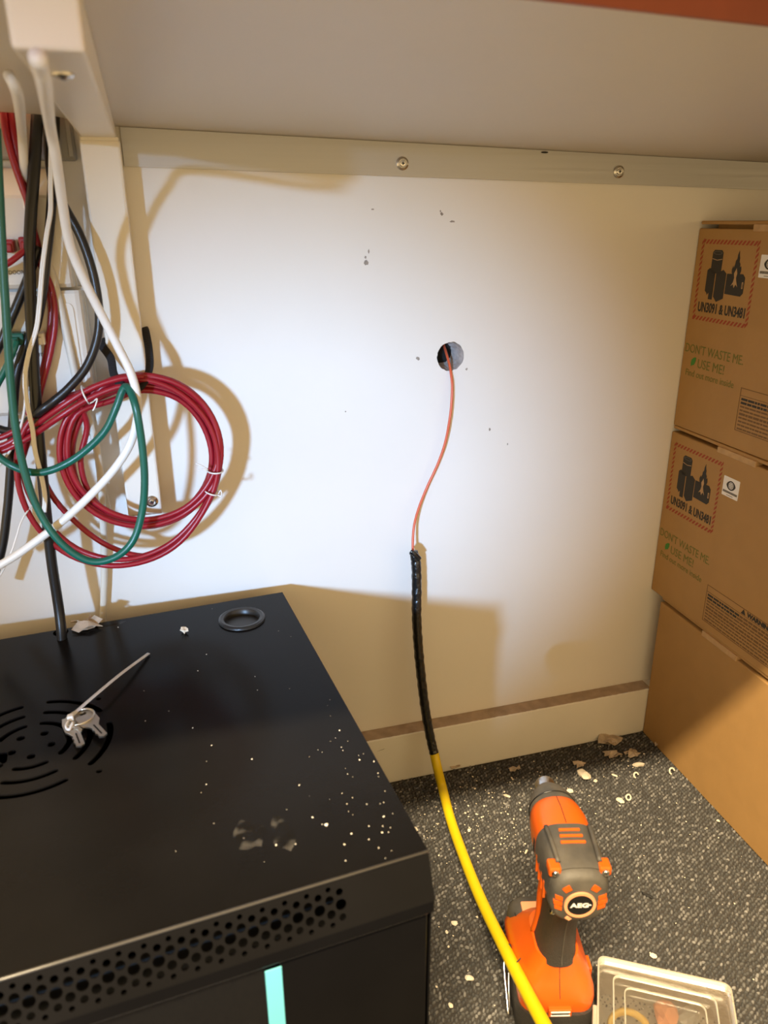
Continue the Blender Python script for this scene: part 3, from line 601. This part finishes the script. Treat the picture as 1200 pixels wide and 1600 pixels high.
# ------------------------------------------------------------------ stacked cardboard boxes
def cardbox(x, y, z0, z1, ang, label, printed, dep=.40, wid=.42):
    r = math.radians(ang); d = Vector((-math.sin(r)*-1*-1, -math.cos(r), 0)); d = Vector((-math.sin(r), -math.cos(r), 0)); nx = Vector((math.cos(r), -math.sin(r), 0))
    o0 = Vector((x, y, 0))                                    # wall-side corner of the visible face; d runs towards the viewer
    BM = Matrix(((nx.x, d.x, 0, o0.x), (nx.y, d.y, 0, o0.y), (0, 0, 1, 0), (0, 0, 0, 1)))
    t = thing('cardboard_box', BM @ Vector((wid/2, dep/2, z0)), label, 'box')
    BMf = BM
    def bb(name, lo, hi, m, par=t, bev=0):
        c = [(p+q)/2 for p, q in zip(lo, hi)]; s = [q-p for p, q in zip(lo, hi)]
        bm = boxbm(c, s, None, bev); bm.transform(BMf); bmesh.ops.recalc_face_normals(bm, faces=bm.faces); return frombm(name, bm, m, par)
    bb('body', (0, 0, z0), (wid, dep, z1-.009), 'board', t, .0015)
    bb('inner_flap', (.016, .016, z1-.0095), (wid-.016, dep-.016, z1-.004), 'board', t)
    bb('lid_panel', (.0012, .001, z1-.0042), (wid, dep, z1), 'board', t, .001)
    bb('tuck_tab', (-.0012, .099, z1-.0115), (.010, .170, z1-.0035), 'boardedge', t, .001)
    bb('tuck_tab', (-.0012, .240, z1-.0115), (.010, .310, z1-.0035), 'boardedge', t, .001)
    if printed:
        zt = z1-.022                                          # top of the hazard mark
        FM = BM @ Matrix(((0, 0, -1, -.00025), (1, 0, 0, 0), (0, 1, 0, 0), (0, 0, 0, 1)))   # local x towards the viewer, y up
        def at(sx, sz): return FM @ Matrix.Translation((sx, sz, 0))
        hz = []; s0, s1, zb = .0100, .1095, zt-.0995; bw = .0052; n = 15
        def strip(P): hz.append(P)
        for i in range(n):
            t0 = s0+(s1-s0)*i/n; wd = (s1-s0)/n*.5; sh = .0045
            for zz in (zt-bw, zb): strip([(t0, zz), (t0+wd, zz), (t0+wd+sh, zz+bw), (t0+sh, zz+bw)])
            q0 = zb+(zt-zb)*i/n
            for xx in (s0, s1): strip([(xx, q0), (xx+bw*.8, q0+sh), (xx+bw*.8, q0+wd+sh), (xx, q0+wd)])
        plate('hatched_border', hz, .0002, FM, 'ink_r', t)
        # batteries and flame
        g = []
        bx0, bz0 = s0+.0175, zb+.0315
        def cyl(x0, x1, za, zb_): return [(x0, za+.002), (x0+.003, za), (x1-.003, za), (x1, za+.002), (x1, zb_-.003), (x1-.003, zb_), (x0+.003, zb_), (x0, zb_-.003)]
        pic = plate('battery_symbol', [cyl(bx0+.006, bx0+.0255, bz0+.028, bz0+.056)], .0002, FM, 'ink_k', t)
        plate('battery_cell', [[(bx0, bz0+.006), (bx0+.004, bz0+.003), (bx0+.004, bz0+.001), (bx0+.008, bz0+.004), (bx0+.008, bz0-.004), (bx0+.0155, bz0-.004), (bx0+.0155, bz0+.03), (bx0+.004, bz0+.034), (bx0, bz0+.031)]], .0002, FM, 'ink_k', pic)
        plate('battery_cell', [[(bx0+.0175, bz0+.000), (bx0+.024, bz0-.006), (bx0+.036, bz0-.001), (bx0+.036, bz0+.029), (bx0+.030, bz0+.033), (bx0+.0175, bz0+.028)]], .0002, FM, 'ink_k', pic)
        plate('battery_cell', [[(bx0+.0375, bz0+.005), (bx0+.066, bz0+.004), (bx0+.070, bz0+.008), (bx0+.070, bz0+.026), (bx0+.066, bz0+.030), (bx0+.0375, bz0+.029)]], .0002, FM, 'ink_k', pic)
        plate('cell_highlight', [circ(bx0+.0157, bz0+.0525, .0085, 16, .0022), circ(bx0+.0157, bz0+.0525, .007, 16, .0014)], .0001, at(0, 0) @ Matrix.Translation((0, 0, .00018)), 'ink_grey', pic)
        plate('cell_highlight', [[(bx0+.0067, bz0+.045), (bx0+.016, bz0+.0435), (bx0+.0250, bz0+.045), (bx0+.0250, bz0+.0458), (bx0+.016, bz0+.0443), (bx0+.0067, bz0+.0458)]], .0001, FM @ Matrix.Translation((0, 0, .00018)), 'boardedge', pic)
        plate('cell_terminal', [rrect(bx0+.066, bz0+.013, bx0+.0685, bz0+.021, .001, 3), rrect(bx0+.0668, bz0+.0145, bx0+.0678, bz0+.0195, .0004, 2)], .0001, FM @ Matrix.Translation((0, 0, .00018)), 'boardedge', pic)
        fx, fz = bx0+.053, bz0+.027
        fo = [(-.004, 0), (-.0075, .005), (-.008, .010), (-.0062, .016), (-.0052, .012), (-.0035, .018), (-.003, .024), (-.001, .027), (-.0008, .033), (.0012, .040), (.002, .033), (.0035, .028), (.0032, .023), (.0055, .019), (.0052, .014), (.0075, .016), (.0085, .009), (.0070, .004), (.004, 0)]
        plate('flame', [[(fx+p, fz+q*.74) for p, q in fo]], .0002, FM @ Matrix.Translation((0, 0, .00012)), 'ink_k', pic)
        fi = [(-.002, -.002), (-.0035, .004), (-.001, .009), (.0006, .013), (.002, .009), (.0035, .004), (.0022, -.002)]
        plate('flame_core', [[(fx+p*.8, fz+q*.74) for p, q in fi]], .0001, FM @ Matrix.Translation((0, 0, .00032)), 'boardedge', pic)
        bu = [(-.001, .000), (-.0025, -.007), (-.006, -.012), (-.002, -.0095), (0, -.014), (.0025, -.0095), (.006, -.0125), (.003, -.006), (.0012, .000)]
        plate('burn_mark', [[(fx+p, fz+q) for p, q in bu]], .0001, FM @ Matrix.Translation((0, 0, .00032)), 'boardedge', pic)
        text('hazard_number', 'UN3091 & UN3481', at(s0+.0085, zb+.0105), 'ink_k', t, width=.088, height=.0128, bold=.0003)
        text('slogan', "DON'T WASTE ME.", at(.0045, zt-.1430), 'ink_g', t, width=.112, height=.0118)
        text('slogan', 'USE ME!', at(.0335, zt-.1605), 'ink_g', t, width=.052, height=.0118)
        text('slogan', 'Find out more inside', at(.0115, zt-.1735), 'ink_g', t, width=.095, height=.0085)
        lf = [(.0205, .0), (.0195, .004), (.0205, .009), (.025, .0125), (.0290, .0128), (.0288, .008), (.0262, .0028), (.0215, .0012)]
        plate('leaf_mark', [[(p, zt-.1605+q) for p, q in lf]], .0002, FM, 'ink_leaf', t)
        st = plate('white_label', [rrect(.1190, zt-.0400, .1490, zt-.0145, .0008, 3)], .0003, FM, 'sticker', t)
        cx, cz = .134, zt-.0245; HF = FM @ Matrix.Translation((0, 0, .00022))
        eye = [(cx+.0085*math.cos(i*math.pi/12), cz+.0062*math.copysign(abs(math.sin(i*math.pi/12))**1.4, math.sin(i*math.pi/12))) for i in range(24)]
        plate('eye_emblem', [eye, circ(cx, cz, .0046, 16)], .0001, HF, 'ink_k', st)
        plate('emblem_ring', [circ(cx, cz, .0036, 16), circ(cx, cz, .0029, 16)], .0001, HF, 'ink_k', st)
        text('emblem_number', '25', FM @ Matrix.Translation((cx-.0019, cz-.0017, .00022)), 'ink_k', st, width=.0038, height=.0034)
        plate('small_print', [[(.1205+.0009*i, zt-.0355), (.1205+.0009*i+.0006, zt-.0355), (.1205+.0009*i+.0006, zt-.0325), (.1205+.0009*i, zt-.0325)] for i in range(30)], .0001, HF, 'ink_grey', st)
        plate('small_print', [[(.128, zt-.0382), (.140, zt-.0382), (.140, zt-.0375), (.128, zt-.0375)]], .0001, HF, 'ink_grey', st)
        # warning panel
        w0, w1, wt, wb_ = .1205, .330, zt-.1695, zt-.2230
        e_ = .0008
        wp = plate('warning_frame', [[(w0, wb_), (w1, wb_), (w1, wt), (w0, wt)], [(w0+e_, wb_+e_), (w1-e_, wb_+e_), (w1-e_, wt-e_), (w0+e_, wt-e_)]], .0002, FM, 'ink_brown', t)
        plate('warning_rule', [[(w0+e_, wt-.0098), (w1-e_, wt-.0098), (w1-e_, wt-.0092), (w0+e_, wt-.0092)]], .0002, FM, 'ink_brown', wp)
        cxw = (w0+w1)/2-.037
        plate('warning_triangle', [[(cxw, wt-.0082), (cxw+.0085, wt-.0082), (cxw+.00425, wt-.0012)]], .0002, FM, 'ink_k', wp)
        text('warning_word', 'WARNING', at(cxw+.0105, wt-.0082), 'ink_k', wp, width=.045, height=.0066, bold=.0006)
        rn = random.Random(2); ls = []; hs = []
        for li in range(9):
            zz = wt-.0135-.0046*li; x = w0+.0035; end = w1-.004-(rn.uniform(.02, .08) if li % 3 == 2 else 0)
            hh = .0028 if li in (0, 1, 4) else .0020
            while x < end:
                wl = rn.uniform(.003, .011); wl = min(wl, end-x)
                tgt = hs if li in (0, 1) and x < w0+.06 else ls
                tgt.append([(x, zz-hh/2), (x+wl, zz-hh/2), (x+wl, zz+hh/2), (x, zz+hh/2)]); x += wl+.0012
        plate('warning_lines', ls, .0002, FM, 'ink_brown', wp); plate('warning_lines', hs, .0002, FM, 'ink_k', wp)
    return t
cardbox(.6842, -.0258, .0006, .2445, 1.4, 'plain brown cardboard box at the bottom of the stack on the carpet', False)
cardbox(.6832, -.0012, .2450, .5015, 1.2, 'printed brown cardboard box in the middle of the stack', True)
cardbox(.6840, -.0012, .5020, .7698, .4, 'printed brown cardboard box on top of the stack', True)

# ------------------------------------------------------------------ pull line: orange fibre, taped joint, yellow rod
rod = thing('draw_rod', Wz(690, 1225, 0), 'orange fibre line taped to a yellow rod leading from the wall hole', 'draw rod')
P = [W(693, 538, .034), W(697, 551, .015), W(702, 569, .002), W(704.5, 583, -.004), W(706.5, 605, -.009), W(704, 645, -.013), W(696, 690, -.013), W(684, 725, -.012), W(667, 762, -.012), W(654, 795, -.016), W(646.5, 825, -.022), W(645, 858, -.028), W(647, 880, -.030)]
V, Fc = tube(P, .0017, 8, 8); pyd('orange_fibre', V, Fc, 'c_orange', rod, True)
TP = [W(646, 862, -.0285), W(650, 880, -.030), W(651, 920, -.034), W(651, 965, -.038), W(654, 1015, -.041), W(659, 1065, -.044), W(665, 1112, -.048), W(673, 1155, -.054), W(679, 1180, -.060)]
rn = random.Random(31)
V, Fc = tube(TP, .0064, 12, 10, rad=lambda t: (.0056+.0010*min(1, t*9))*(1+.05*math.sin(t*170)+.03*math.sin(t*97+1)))
tp = pyd('black_tape', V, Fc, 'tape', rod, True)
V, Fc = tube([W(641, 862, -.034), W(648, 866, -.036), W(656, 874, -.034)], .0034, 8, 5, flat=.0016, up=(0, 0, 1)); pyd('tape_end', V, Fc, 'tape', tp, True)
YP = [W(678.5, 1177, -.0595), W(683, 1198, -.068), Wz(691, 1230, .016), Wz(704, 1280, .012), Wz(722, 1332, .016), Wz(749, 1400, .028), Wz(785, 1475, .048), Wz(822, 1548, .074), Wz(852, 1605, .096), Wz(885, 1670, .12)]
V, Fc = tube(YP, .0067, 14, 10); pyd('yellow_rod', V, Fc, 'yellow', rod, True)

# ------------------------------------------------------------------ impact driver
DA = math.radians(15.1); df = Vector((math.sin(DA), math.cos(DA), 0)); dr_ = Vector((math.cos(DA), -math.sin(DA), 0))
R0 = Vector((.3085, -.4500, 0))
DM = Matrix(((dr_.x, df.x, 0, R0.x), (dr_.y, df.y, 0, R0.y), (0, 0, 1, 0), (0, 0, 0, 1)))   # local: x right, y forward (towards the wall), z up
dl = thing('impact_driver', DM @ Vector((0, .055, 0)), 'orange and black cordless impact driver standing on its battery', 'power tool')
HZ = .213
def sup(rx, rz, e, y, zc, n=36, a0=0, a1=360, xc=0):
    P = []
    cnt = n if a1-a0 == 360 else n+1
    for i in range(cnt):
        a = math.radians(a0+(a1-a0)*i/n); c, s = math.cos(a), math.sin(a)
        P.append(DM @ Vector((xc+rx*math.copysign(abs(c)**(2/e), c), y, zc+rz*math.copysign(abs(s)**(2/e), s))))
    return P
loft([sup(.0255, .0270, 3.2, .006, HZ), sup(.0268, .0285, 3.2, .02, HZ), sup(.0272, .0285, 3.0, .05, HZ), sup(.0272, .0282, 2.8, .075, HZ), sup(.0258, .0262, 2.5, .088, HZ), sup(.0248, .0250, 2.3, .0945, HZ), sup(.0238, .0238, 2.1, .0960, HZ)], 'd_or', 'motor_housing', dl)
sm = DM
V, Fc = tube([DM @ Vector((0, y, HZ+z)) for y, z in ((.055, .0285), (.075, .0283), (.088, .0263), (.0945, .0251))], .0004, 6, 6); pyd('housing_seam', V, Fc, 'dark', dl)
ns_ = loft([sup(.0240, .0240, 2, .0955, HZ), sup(.0238, .0238, 2, .102, HZ), sup(.0222, .0222, 2, .112, HZ), sup(.0180, .0180, 2, .122, HZ), sup(.0128, .0128, 2, .1295, HZ)], 'd_gr', 'nose_cone', dl)
V, Fc = tube([DM @ Vector((.0236*math.cos(i*math.pi/12), .1035, HZ+.0236*math.sin(i*math.pi/12))) for i in range(24)], .0009, 6, 2, True); pyd('nose_band', V, Fc, 'd_gl', ns_, True)
loft([sup(.0104, .0104, 2, .1295, HZ), sup(.0107, .0107, 2, .134, HZ), sup(.0107, .0107, 2, .140, HZ), sup(.0098, .0098, 2, .1425, HZ), sup(.0045, .0045, 2, .1426, HZ), sup(.0042, .0042, 2, .138, HZ)], 'steel', 'collet', dl)
# rear cover: hood over the top rear and end plate
def hood(y, k): return sup(.0272*k, .0285*k, 3.2, y, HZ, 30, -2, 182), sup(.0262*k, .0275*k, 3.2, y, HZ, 30, -2, 182)
rings = []
for y, k in ((.002, .97), (.008, 1.03), (.03, 1.045), (.048, 1.04), (.053, 1.03)):
    o_, i_ = hood(y, k); rings.append(o_+i_[::-1])
loft(rings, 'd_gr', 'rear_hood', dl)
ep = loft([sup(.0222, .0220, 2.8, -.0062, HZ-.002), sup(.0248, .0255, 2.8, -.0040, HZ-.0015), sup(.0262, .0272, 2.9, .001, HZ-.001), sup(.0268, .0280, 3.1, .0075, HZ), sup(.0255, .0270, 3.2, .009, HZ)], 'd_gr', 'end_plate', dl)
def onrear(x, z, y=-.0062): return DM @ frame((x, y, HZ+z), (1, 0, 0), (0, 0, 1))
lz = -.006
lg = plate('logo_ring', [circ(0, lz, .0142, 32), circ(0, lz, .0115, 32)], .0022, onrear(0, 0, -.0068), 'ltorange', dl)
dk = plate('logo_disc', [circ(0, lz, .0118, 32)], .0016, onrear(0, 0, -.0066), 'd_gl', lg)
text('logo_text', 'AEG', onrear(-.0090, lz-.0025, -.0078), 'txt_w', lg, width=.0165, height=.0052, bold=.0004)
plate('logo_dash', [[(.0072, lz-.0006), (.0098, lz-.0006), (.0098, lz+.0006), (.0072, lz+.0006)]], .0002, onrear(0, 0, -.0075), 'txt_w', lg)
for s in (-1, 1):
    for i in range(3):
        z0 = -.0115+.0056*i
        plate('vent_fin', [[(s*.0158, z0-.001), (s*(.0238-.0012*abs(i-1)), z0+.0022), (s*(.0238-.0012*abs(i-1)), z0+.0062), (s*.0158, z0+.0032)]], .0026, onrear(0, 0, -.0058), 'd_or', ep)
    plate('corner_inset', [[(s*.0080, .0115), (s*.0135, .0080), (s*.0172, .0125), (s*.0112, .0165)]], .0024, onrear(0, 0, -.0060), 'd_or', ep)
    bx('screw_boss', (s*.0222-.0055, .0005, HZ+.0185), (s*.0222+.0055, .014, HZ+.0275), 'd_or', ep, .0018, DM)
    screw('case_screw', DM @ Vector((s*.0222, .0002, HZ+.0228)), .0034, ep, -df, False)
screw('case_screw', DM @ Vector((-.0212, -.0005, HZ-.0205)), .0032, ep, -df, False)
plate('lower_inset', [[(-.0125, -.0215), (-.0085, -.0245), (-.006, -.0225), (-.010, -.0195)]], .002, onrear(0, 0, -.0060), 'ltorange', ep)
for i in range(3):
    y = .028+.0075*i; o = bx('top_vent_fin', (-.0115+.0008*i, y, HZ+.0286), (.0115-.0008*i, y+.0026, HZ+.0312), 'd_or', dl, .0007, DM)
for s in (-1, 1):
    V, Fc = tube([DM @ Vector((s*.0185, .008, HZ+.0285)), DM @ Vector((s*.0195, .03, HZ+.0300)), DM @ Vector((s*.0205, .050, HZ+.0290))], .0022, 8, 5); pyd('hood_ridge', V, Fc, 'd_gr', dl, True)
for i in range(4):
    bx('side_rib', (-.0285, .012+.010*i, HZ-.018), (-.0262, .0155+.010*i, HZ+.001), 'd_or', dl, .0006, DM)
bx('side_slot', (-.0276, .058, HZ-.010), (-.0268, .063, HZ+.004), 'dark', dl, .0003, DM)
# handle
def hz_ring(rx, ry, y, z, n=28, e=2.6):
    P = []
    for i in range(n):
        a = 2*math.pi*i/n; c, s = math.cos(a), math.sin(a)
        P.append(DM @ Vector((rx*math.copysign(abs(c)**(2/e), c), y+ry*math.copysign(abs(s)**(2/e), s), z)))
    return P
loft([hz_ring(.0170, .0250, .0400, .195), hz_ring(.0168, .0235, .042, .170), hz_ring(.0162, .0215, .046, .150), hz_ring(.0166, .0220, .050, .125), hz_ring(.0185, .0255, .0545, .100), hz_ring(.0205, .029, .056, .088)], 'd_bk', 'handle_grip', dl)
V, Fc = tube([DM @ Vector((.001, y, z)) for y, z in ((.0150, .190), (.0184, .170), (.0243, .150), (.0278, .125), (.0288, .100), (.027, .090))], .0006, 6, 6); pyd('grip_seam', V, Fc, 'd_gr', dl)
bx('trigger', (-.008, .0625, .158), (.008, .076, .186), 'd_gr', dl, .004, DM)
V, Fc = tube([DM @ Vector((-.0155, .058, .186)), DM @ Vector((-.0165, .062, .15)), DM @ Vector((-.0165, .062, .12)), DM @ Vector((-.019, .066, .092))], .0035, 8, 6); pyd('handle_side_strip', V, Fc, 'd_or', dl, True)
# foot (orange) and battery
DF = DM @ Matrix.Translation((0, .022, 0))
def pr(x0, x1, y0, y1, r, z, n=6): return [DF @ Vector((x, y, z)) for x, y in rrect(x0, y0, x1, y1, r, n)]
loft([pr(-.0375, .0375, -.004, .1080, .016, .036), pr(-.0380, .0380, -.0048, .1085, .016, .046), pr(-.0372, .0372, -.0035, .1000, .017, .056), pr(-.0335, .0335, .002, .0900, .018, .068), pr(-.0270, .0270, .007, .0820, .018, .0810), pr(-.0215, .0215, .008, .070, .017, .0935)], 'd_or', 'foot_shell', dl)
fb = loft([pr(-.0345, .0345, .078, .1135, .014, .046), pr(-.0340, .0340, .076, .1130, .014, .060), pr(-.0300, .0300, .074, .1060, .013, .0700), pr(-.0240, .0240, .070, .098, .011, .0735)], 'd_gr', 'foot_nose', dl)
bx('control_window', (-.022, .082, .0700), (.004, .0960, .0752), 'ltorange', fb, .0015, DF)
bt = loft([pr(-.0365, .0365, -.0050, .118, .017, .0006), pr(-.0395, .0395, -.0085, .121, .018, .006), pr(-.0400, .0400, -.0092, .1215, .018, .026), pr(-.0385, .0385, -.0075, .1195, .018, .0375)], 'd_bk', 'battery', dl)
text('battery_text', 'AEG', DF @ frame((-.0150, -.0096, .0155), (1, 0, 0), (0, 0, 1)), 'txt_w', bt, width=.034, height=.0105, bold=.0005)
lt = bx('battery_latch', (-.0115, -.0090, .0375), (.0115, -.0020, .0470), 'd_or', dl, .001, DF)
for z in (.0395, .0440): bx('latch_mark', (-.0095, -.0096, z), (.0095, -.0088, z+.0014), 'txt_w', lt, 0, DF)
bx('latch_window', (-.0085, -.0094, .0412), (.0085, -.0088, .0438), 'd_gr', lt, 0, DF)
for s in (-1, 1):
    for i in range(6): bx('latch_ridge', (s*.0398-.0022, .068+.0062*i, .010), (s*.0398+.0022, .0715+.0062*i, .040), 'd_gl', bt, .0012, DF)
bx('side_button', (.0375, .030, .040), (.0415, .046, .054), 'd_or', dl, .0015, DF)
bx('foot_inset', (-.0295, .040, .0735), (-.0155, .053, .0775), 'd_gr', dl, .002, DF)
for pth in ([(-.0385, .028), (-.0300, .036), (-.0275, .060), (-.0295, .085)],):
    V, Fc = tube([DF @ Vector((x, y, .0662+.0045*((x+.0385)/.011))) for x, y in pth], .0006, 6, 5); pyd('foot_seam', V, Fc, 'dark', dl)
V, Fc = tube([DF @ Vector((0, y, z)) for y, z in ((-.0036, .0560), (.002, .0682), (.007, .0812), (.008, .0937))], .0004, 6, 5); pyd('foot_seam', V, Fc, 'dark', dl)
V, Fc = tube([DF @ Vector((-.0425, .052, .052)), DF @ Vector((-.0470, .044, .046)), DF @ Vector((-.0475, .020, .030)), DF @ Vector((-.0475, .008, .022)), DF @ Vector((-.0455, .012, .020)), DF @ Vector((-.0435, .030, .028)), DF @ Vector((-.0415, .045, .040))], .0016, 8, 6); pyd('belt_hook', V, Fc, 'steel', dl, True)
bx('hook_mount', (-.0440, .040, .036), (-.0375, .060, .056), 'd_bk', dl, .0015, DF)

# ------------------------------------------------------------------ translucent tub
q0, q1 = Wz(934, 1492, .045), Wz(1142, 1538, .045); tx = (q1-q0).normalized(); ty = Vector((tx.y, -tx.x, 0)); TL = (q1-q0).length
TM = Matrix(((tx.x, ty.x, 0, q0.x), (tx.y, ty.y, 0, q0.y), (0, 0, 1, 0), (0, 0, 0, 1)))
tb = thing('plastic_tub', TM @ Vector((TL/2, .09, 0)), 'translucent frosted plastic tub with lid beside the driver', 'tub')
TWd = .19
V_ = lambda pts, z: [TM @ Vector((x, y, z)) for x, y in pts]
sl_ = .004
loft([V_(rrect(.004, .004, TL-.004, TWd-.004, .012), .0006), V_(rrect(.002, .002, TL-.002, TWd-.002, .012), .036), V_(rrect(.0035, .0035, TL-.0035, TWd-.0035, .011), .036), V_(rrect(.0055, .0055, TL-.0055, TWd-.0055, .011), .002)], 'clear', 'tub_body', tb, True)
lid = plate('lid', [rrect(0, 0, TL, TWd, .008)], .0012, TM @ Matrix.Translation((0, 0, .0400)), 'clear2', tb)
for ins, z, hgt, wd in ((.0, .0372, .0085, .0016), (.0155, .0405, .0016, .0012), (.0265, .0405, .0012, .0010)):
    plate('lid_ridge' if ins else 'lid_rim', [rrect(ins, ins, TL-ins, TWd-ins, .008), rrect(ins+wd, ins+wd, TL-ins-wd, TWd-ins-wd, .007)], hgt, TM @ Matrix.Translation((0, 0, z+hgt/2)), 'clear', lid)
bx('lid_catch', (-.004, .055, .026), (.0005, .085, .042), 'clear', tb, .001, TM)
c = Wz(985, 1606, .012); P = [c+Vector((.019*math.cos(i*math.pi/10), .019*math.sin(i*math.pi/10), 0)) for i in range(20)]
V, Fc = tube(P, .0036, 8, 2, True); o = pyd('rubber_ring', V, Fc, 'ringy', None, True); tag(o, 'yellow ring inside the translucent tub', 'ring')
c = Wz(1040, 1592, .004); o = frombm('wall_plug', blob(c, (.016, .012, .010), 14, 2, .15), 'ltorange'); tag(o, 'pale orange fitting inside the translucent tub', 'fitting')
c = Wz(1072, 1596, .004); o = frombm('wall_plug', blob(c, (.010, .014, .008), 15, 2, .15), 'greyabs'); tag(o, 'grey fitting inside the translucent tub', 'fitting')
lv = bx('paper_leaflet', (.110, .020, .004), (.140, .120, .0052), 'greyabs', None, 0, TM); tag(lv, 'grey leaflet at the right end inside the tub', 'leaflet')
bx('leaflet_fold', (.112, .022, .0054), (.124, .118, .0064), 'greyabs', lv, 0, TM)

# ------------------------------------------------------------------ plaster debris on the carpet
cz = .0018
pieces = [(1035, 1165, .010, 'f', 'large torn plasterboard paper flake by the skirting in the corner'), (950, 1157, .013, 'f', 'broad paper flake against the skirting left of the corner'),
 (957, 1180, .009, 'f', 'curled paper flake just below the broad one by the skirting'), (990, 1178, .008, 'f', 'paper flake beside the long pale strip near the corner'),
 (912, 1213, .011, 'c', 'angular plaster flake straight out from the driver nose'), (907, 1195, .007, 'f', 'small dull flake behind the angular plaster flake'),
 (997, 1197, .009, 'c', 'long pale plaster strip near the box corner'), (930, 1221, .0035, 'c', 'round white crumb right of the angular plaster flake'),
 (960, 1213, .0045, 'c', 'pale crumb between angular flake and long strip'), (982, 1246, .0045, 'o', 'ring shaped plaster curl on the open carpet'), (969, 1253, .0058, 'c', 'flat plaster chip beside the ring shaped curl'),
 (994, 1211, .0045, 'o', 'half curl of plaster near the long pale strip'), (1050, 1205, .0052, 'o', 'small plaster curl beside the bottom box'), (891, 1237, .0050, 'c', 'plaster chip right beside the driver nose'),
 (804, 1202, .005, 'f', 'dull flake by the skirting left of the driver'), (709, 1199, .0075, 'f', 'brown paper lump against the skirting right of the rod'), (792, 1245, .005, 'c', 'pale sliver on the carpet left of the driver nose'),
 (646, 1298, .006, 'c', 'pale chip against the right side of the cabinet'), (734, 1530, .0048, 'c', 'white chip on the carpet between cabinet and driver'), (710, 1444, .0042, 'c', 'pale chip on the carpet beside the cabinet door edge'),
 (698, 1457, .0024, 'c', 'small white crumb left of a pale chip by the cabinet'), (704, 1572, .0030, 'c', 'pale crumb low beside the cabinet'), (1021, 1495, .0040, 'c', 'white chip behind the tub lid'),
 (822, 1332, .0040, 'c', 'pale sliver left of the driver housing'), (866, 1393, .0028, 'c', 'white crumb left of the driver end plate'), (1122, 1283, .0024, 'c', 'white crumb beside the bottom box edge'), (733, 1298, .0030, 'c', 'white crumb just right of the yellow rod')]
for i, (px, py, s, k_, lab) in enumerate(pieces):
    if k_ == 'f': flake('paper_flake', px, py, cz, s*1.55, 40+i, lab, 'paper')
    elif k_ == 'o':
        c = Wz(px, py, cz+.004); n = 12; arc = 6.283 if i == 9 else 4.2
        P = [c+Vector((s*.8*math.cos(j*arc/n), s*.45*math.sin(j*arc/n), s*.7*math.sin(j*arc/n))) for j in range(n+1)]
        V, Fc = tube(P, .0012, 6, 2); o = pyd('plaster_curl', V, Fc, 'crumb'); zm = min(v.co.z for v in o.data.vertices)
        for v in o.data.vertices: v.co.z += cz-zm
        tag(o, lab, 'debris')
    else:
        rn = random.Random(i); ar = 2.6 if 'strip' in lab or 'sliver' in lab else 1.3
        crumb(px, py, cz, (s, s/ar, s*.35), 60+i, lab, sub=2, jit=.22, name='plaster_chip')
c = Wz(1012, 1400, cz); o = frombm('tape_shred', blob((c.x, c.y, cz), (.008, .0018, .0012), 5, 2, .25), 'dark'); tag(o, 'black shred of tape on the open carpet right of the driver', 'debris')
bm = bmesh.new(); rn = random.Random(77)
for i in range(420):
    if i < 230: px, py = rn.gauss(740, 70), rn.gauss(1285, 42)
    elif i < 330: px, py = rn.uniform(640, 1040), 1262-.29*(rn.uniform(0, 400))+rn.gauss(0, 14)
    else: px, py = rn.uniform(670, 1180), rn.uniform(1200, 1590)
    c = Wz(px, py, .0024)
    if not (.17 < c.x < .675 and -.6 < c.y < -.035): continue
    s_ = rn.choice((.0005, .0006, .0008, .001, .0014)); b2 = blob((c.x, c.y, .0020), (s_, s_*rn.uniform(.6, 1.2), s_*.6), i, 1); me = bpy.data.meshes.new('x'); b2.to_mesh(me); b2.free(); bm.from_mesh(me); bpy.data.meshes.remove(me)
o = frombm('plaster_dust', bm, 'crumb'); tag(o, 'fine white plaster dust sprinkled on the carpet by the wall', 'dust', kind='stuff')
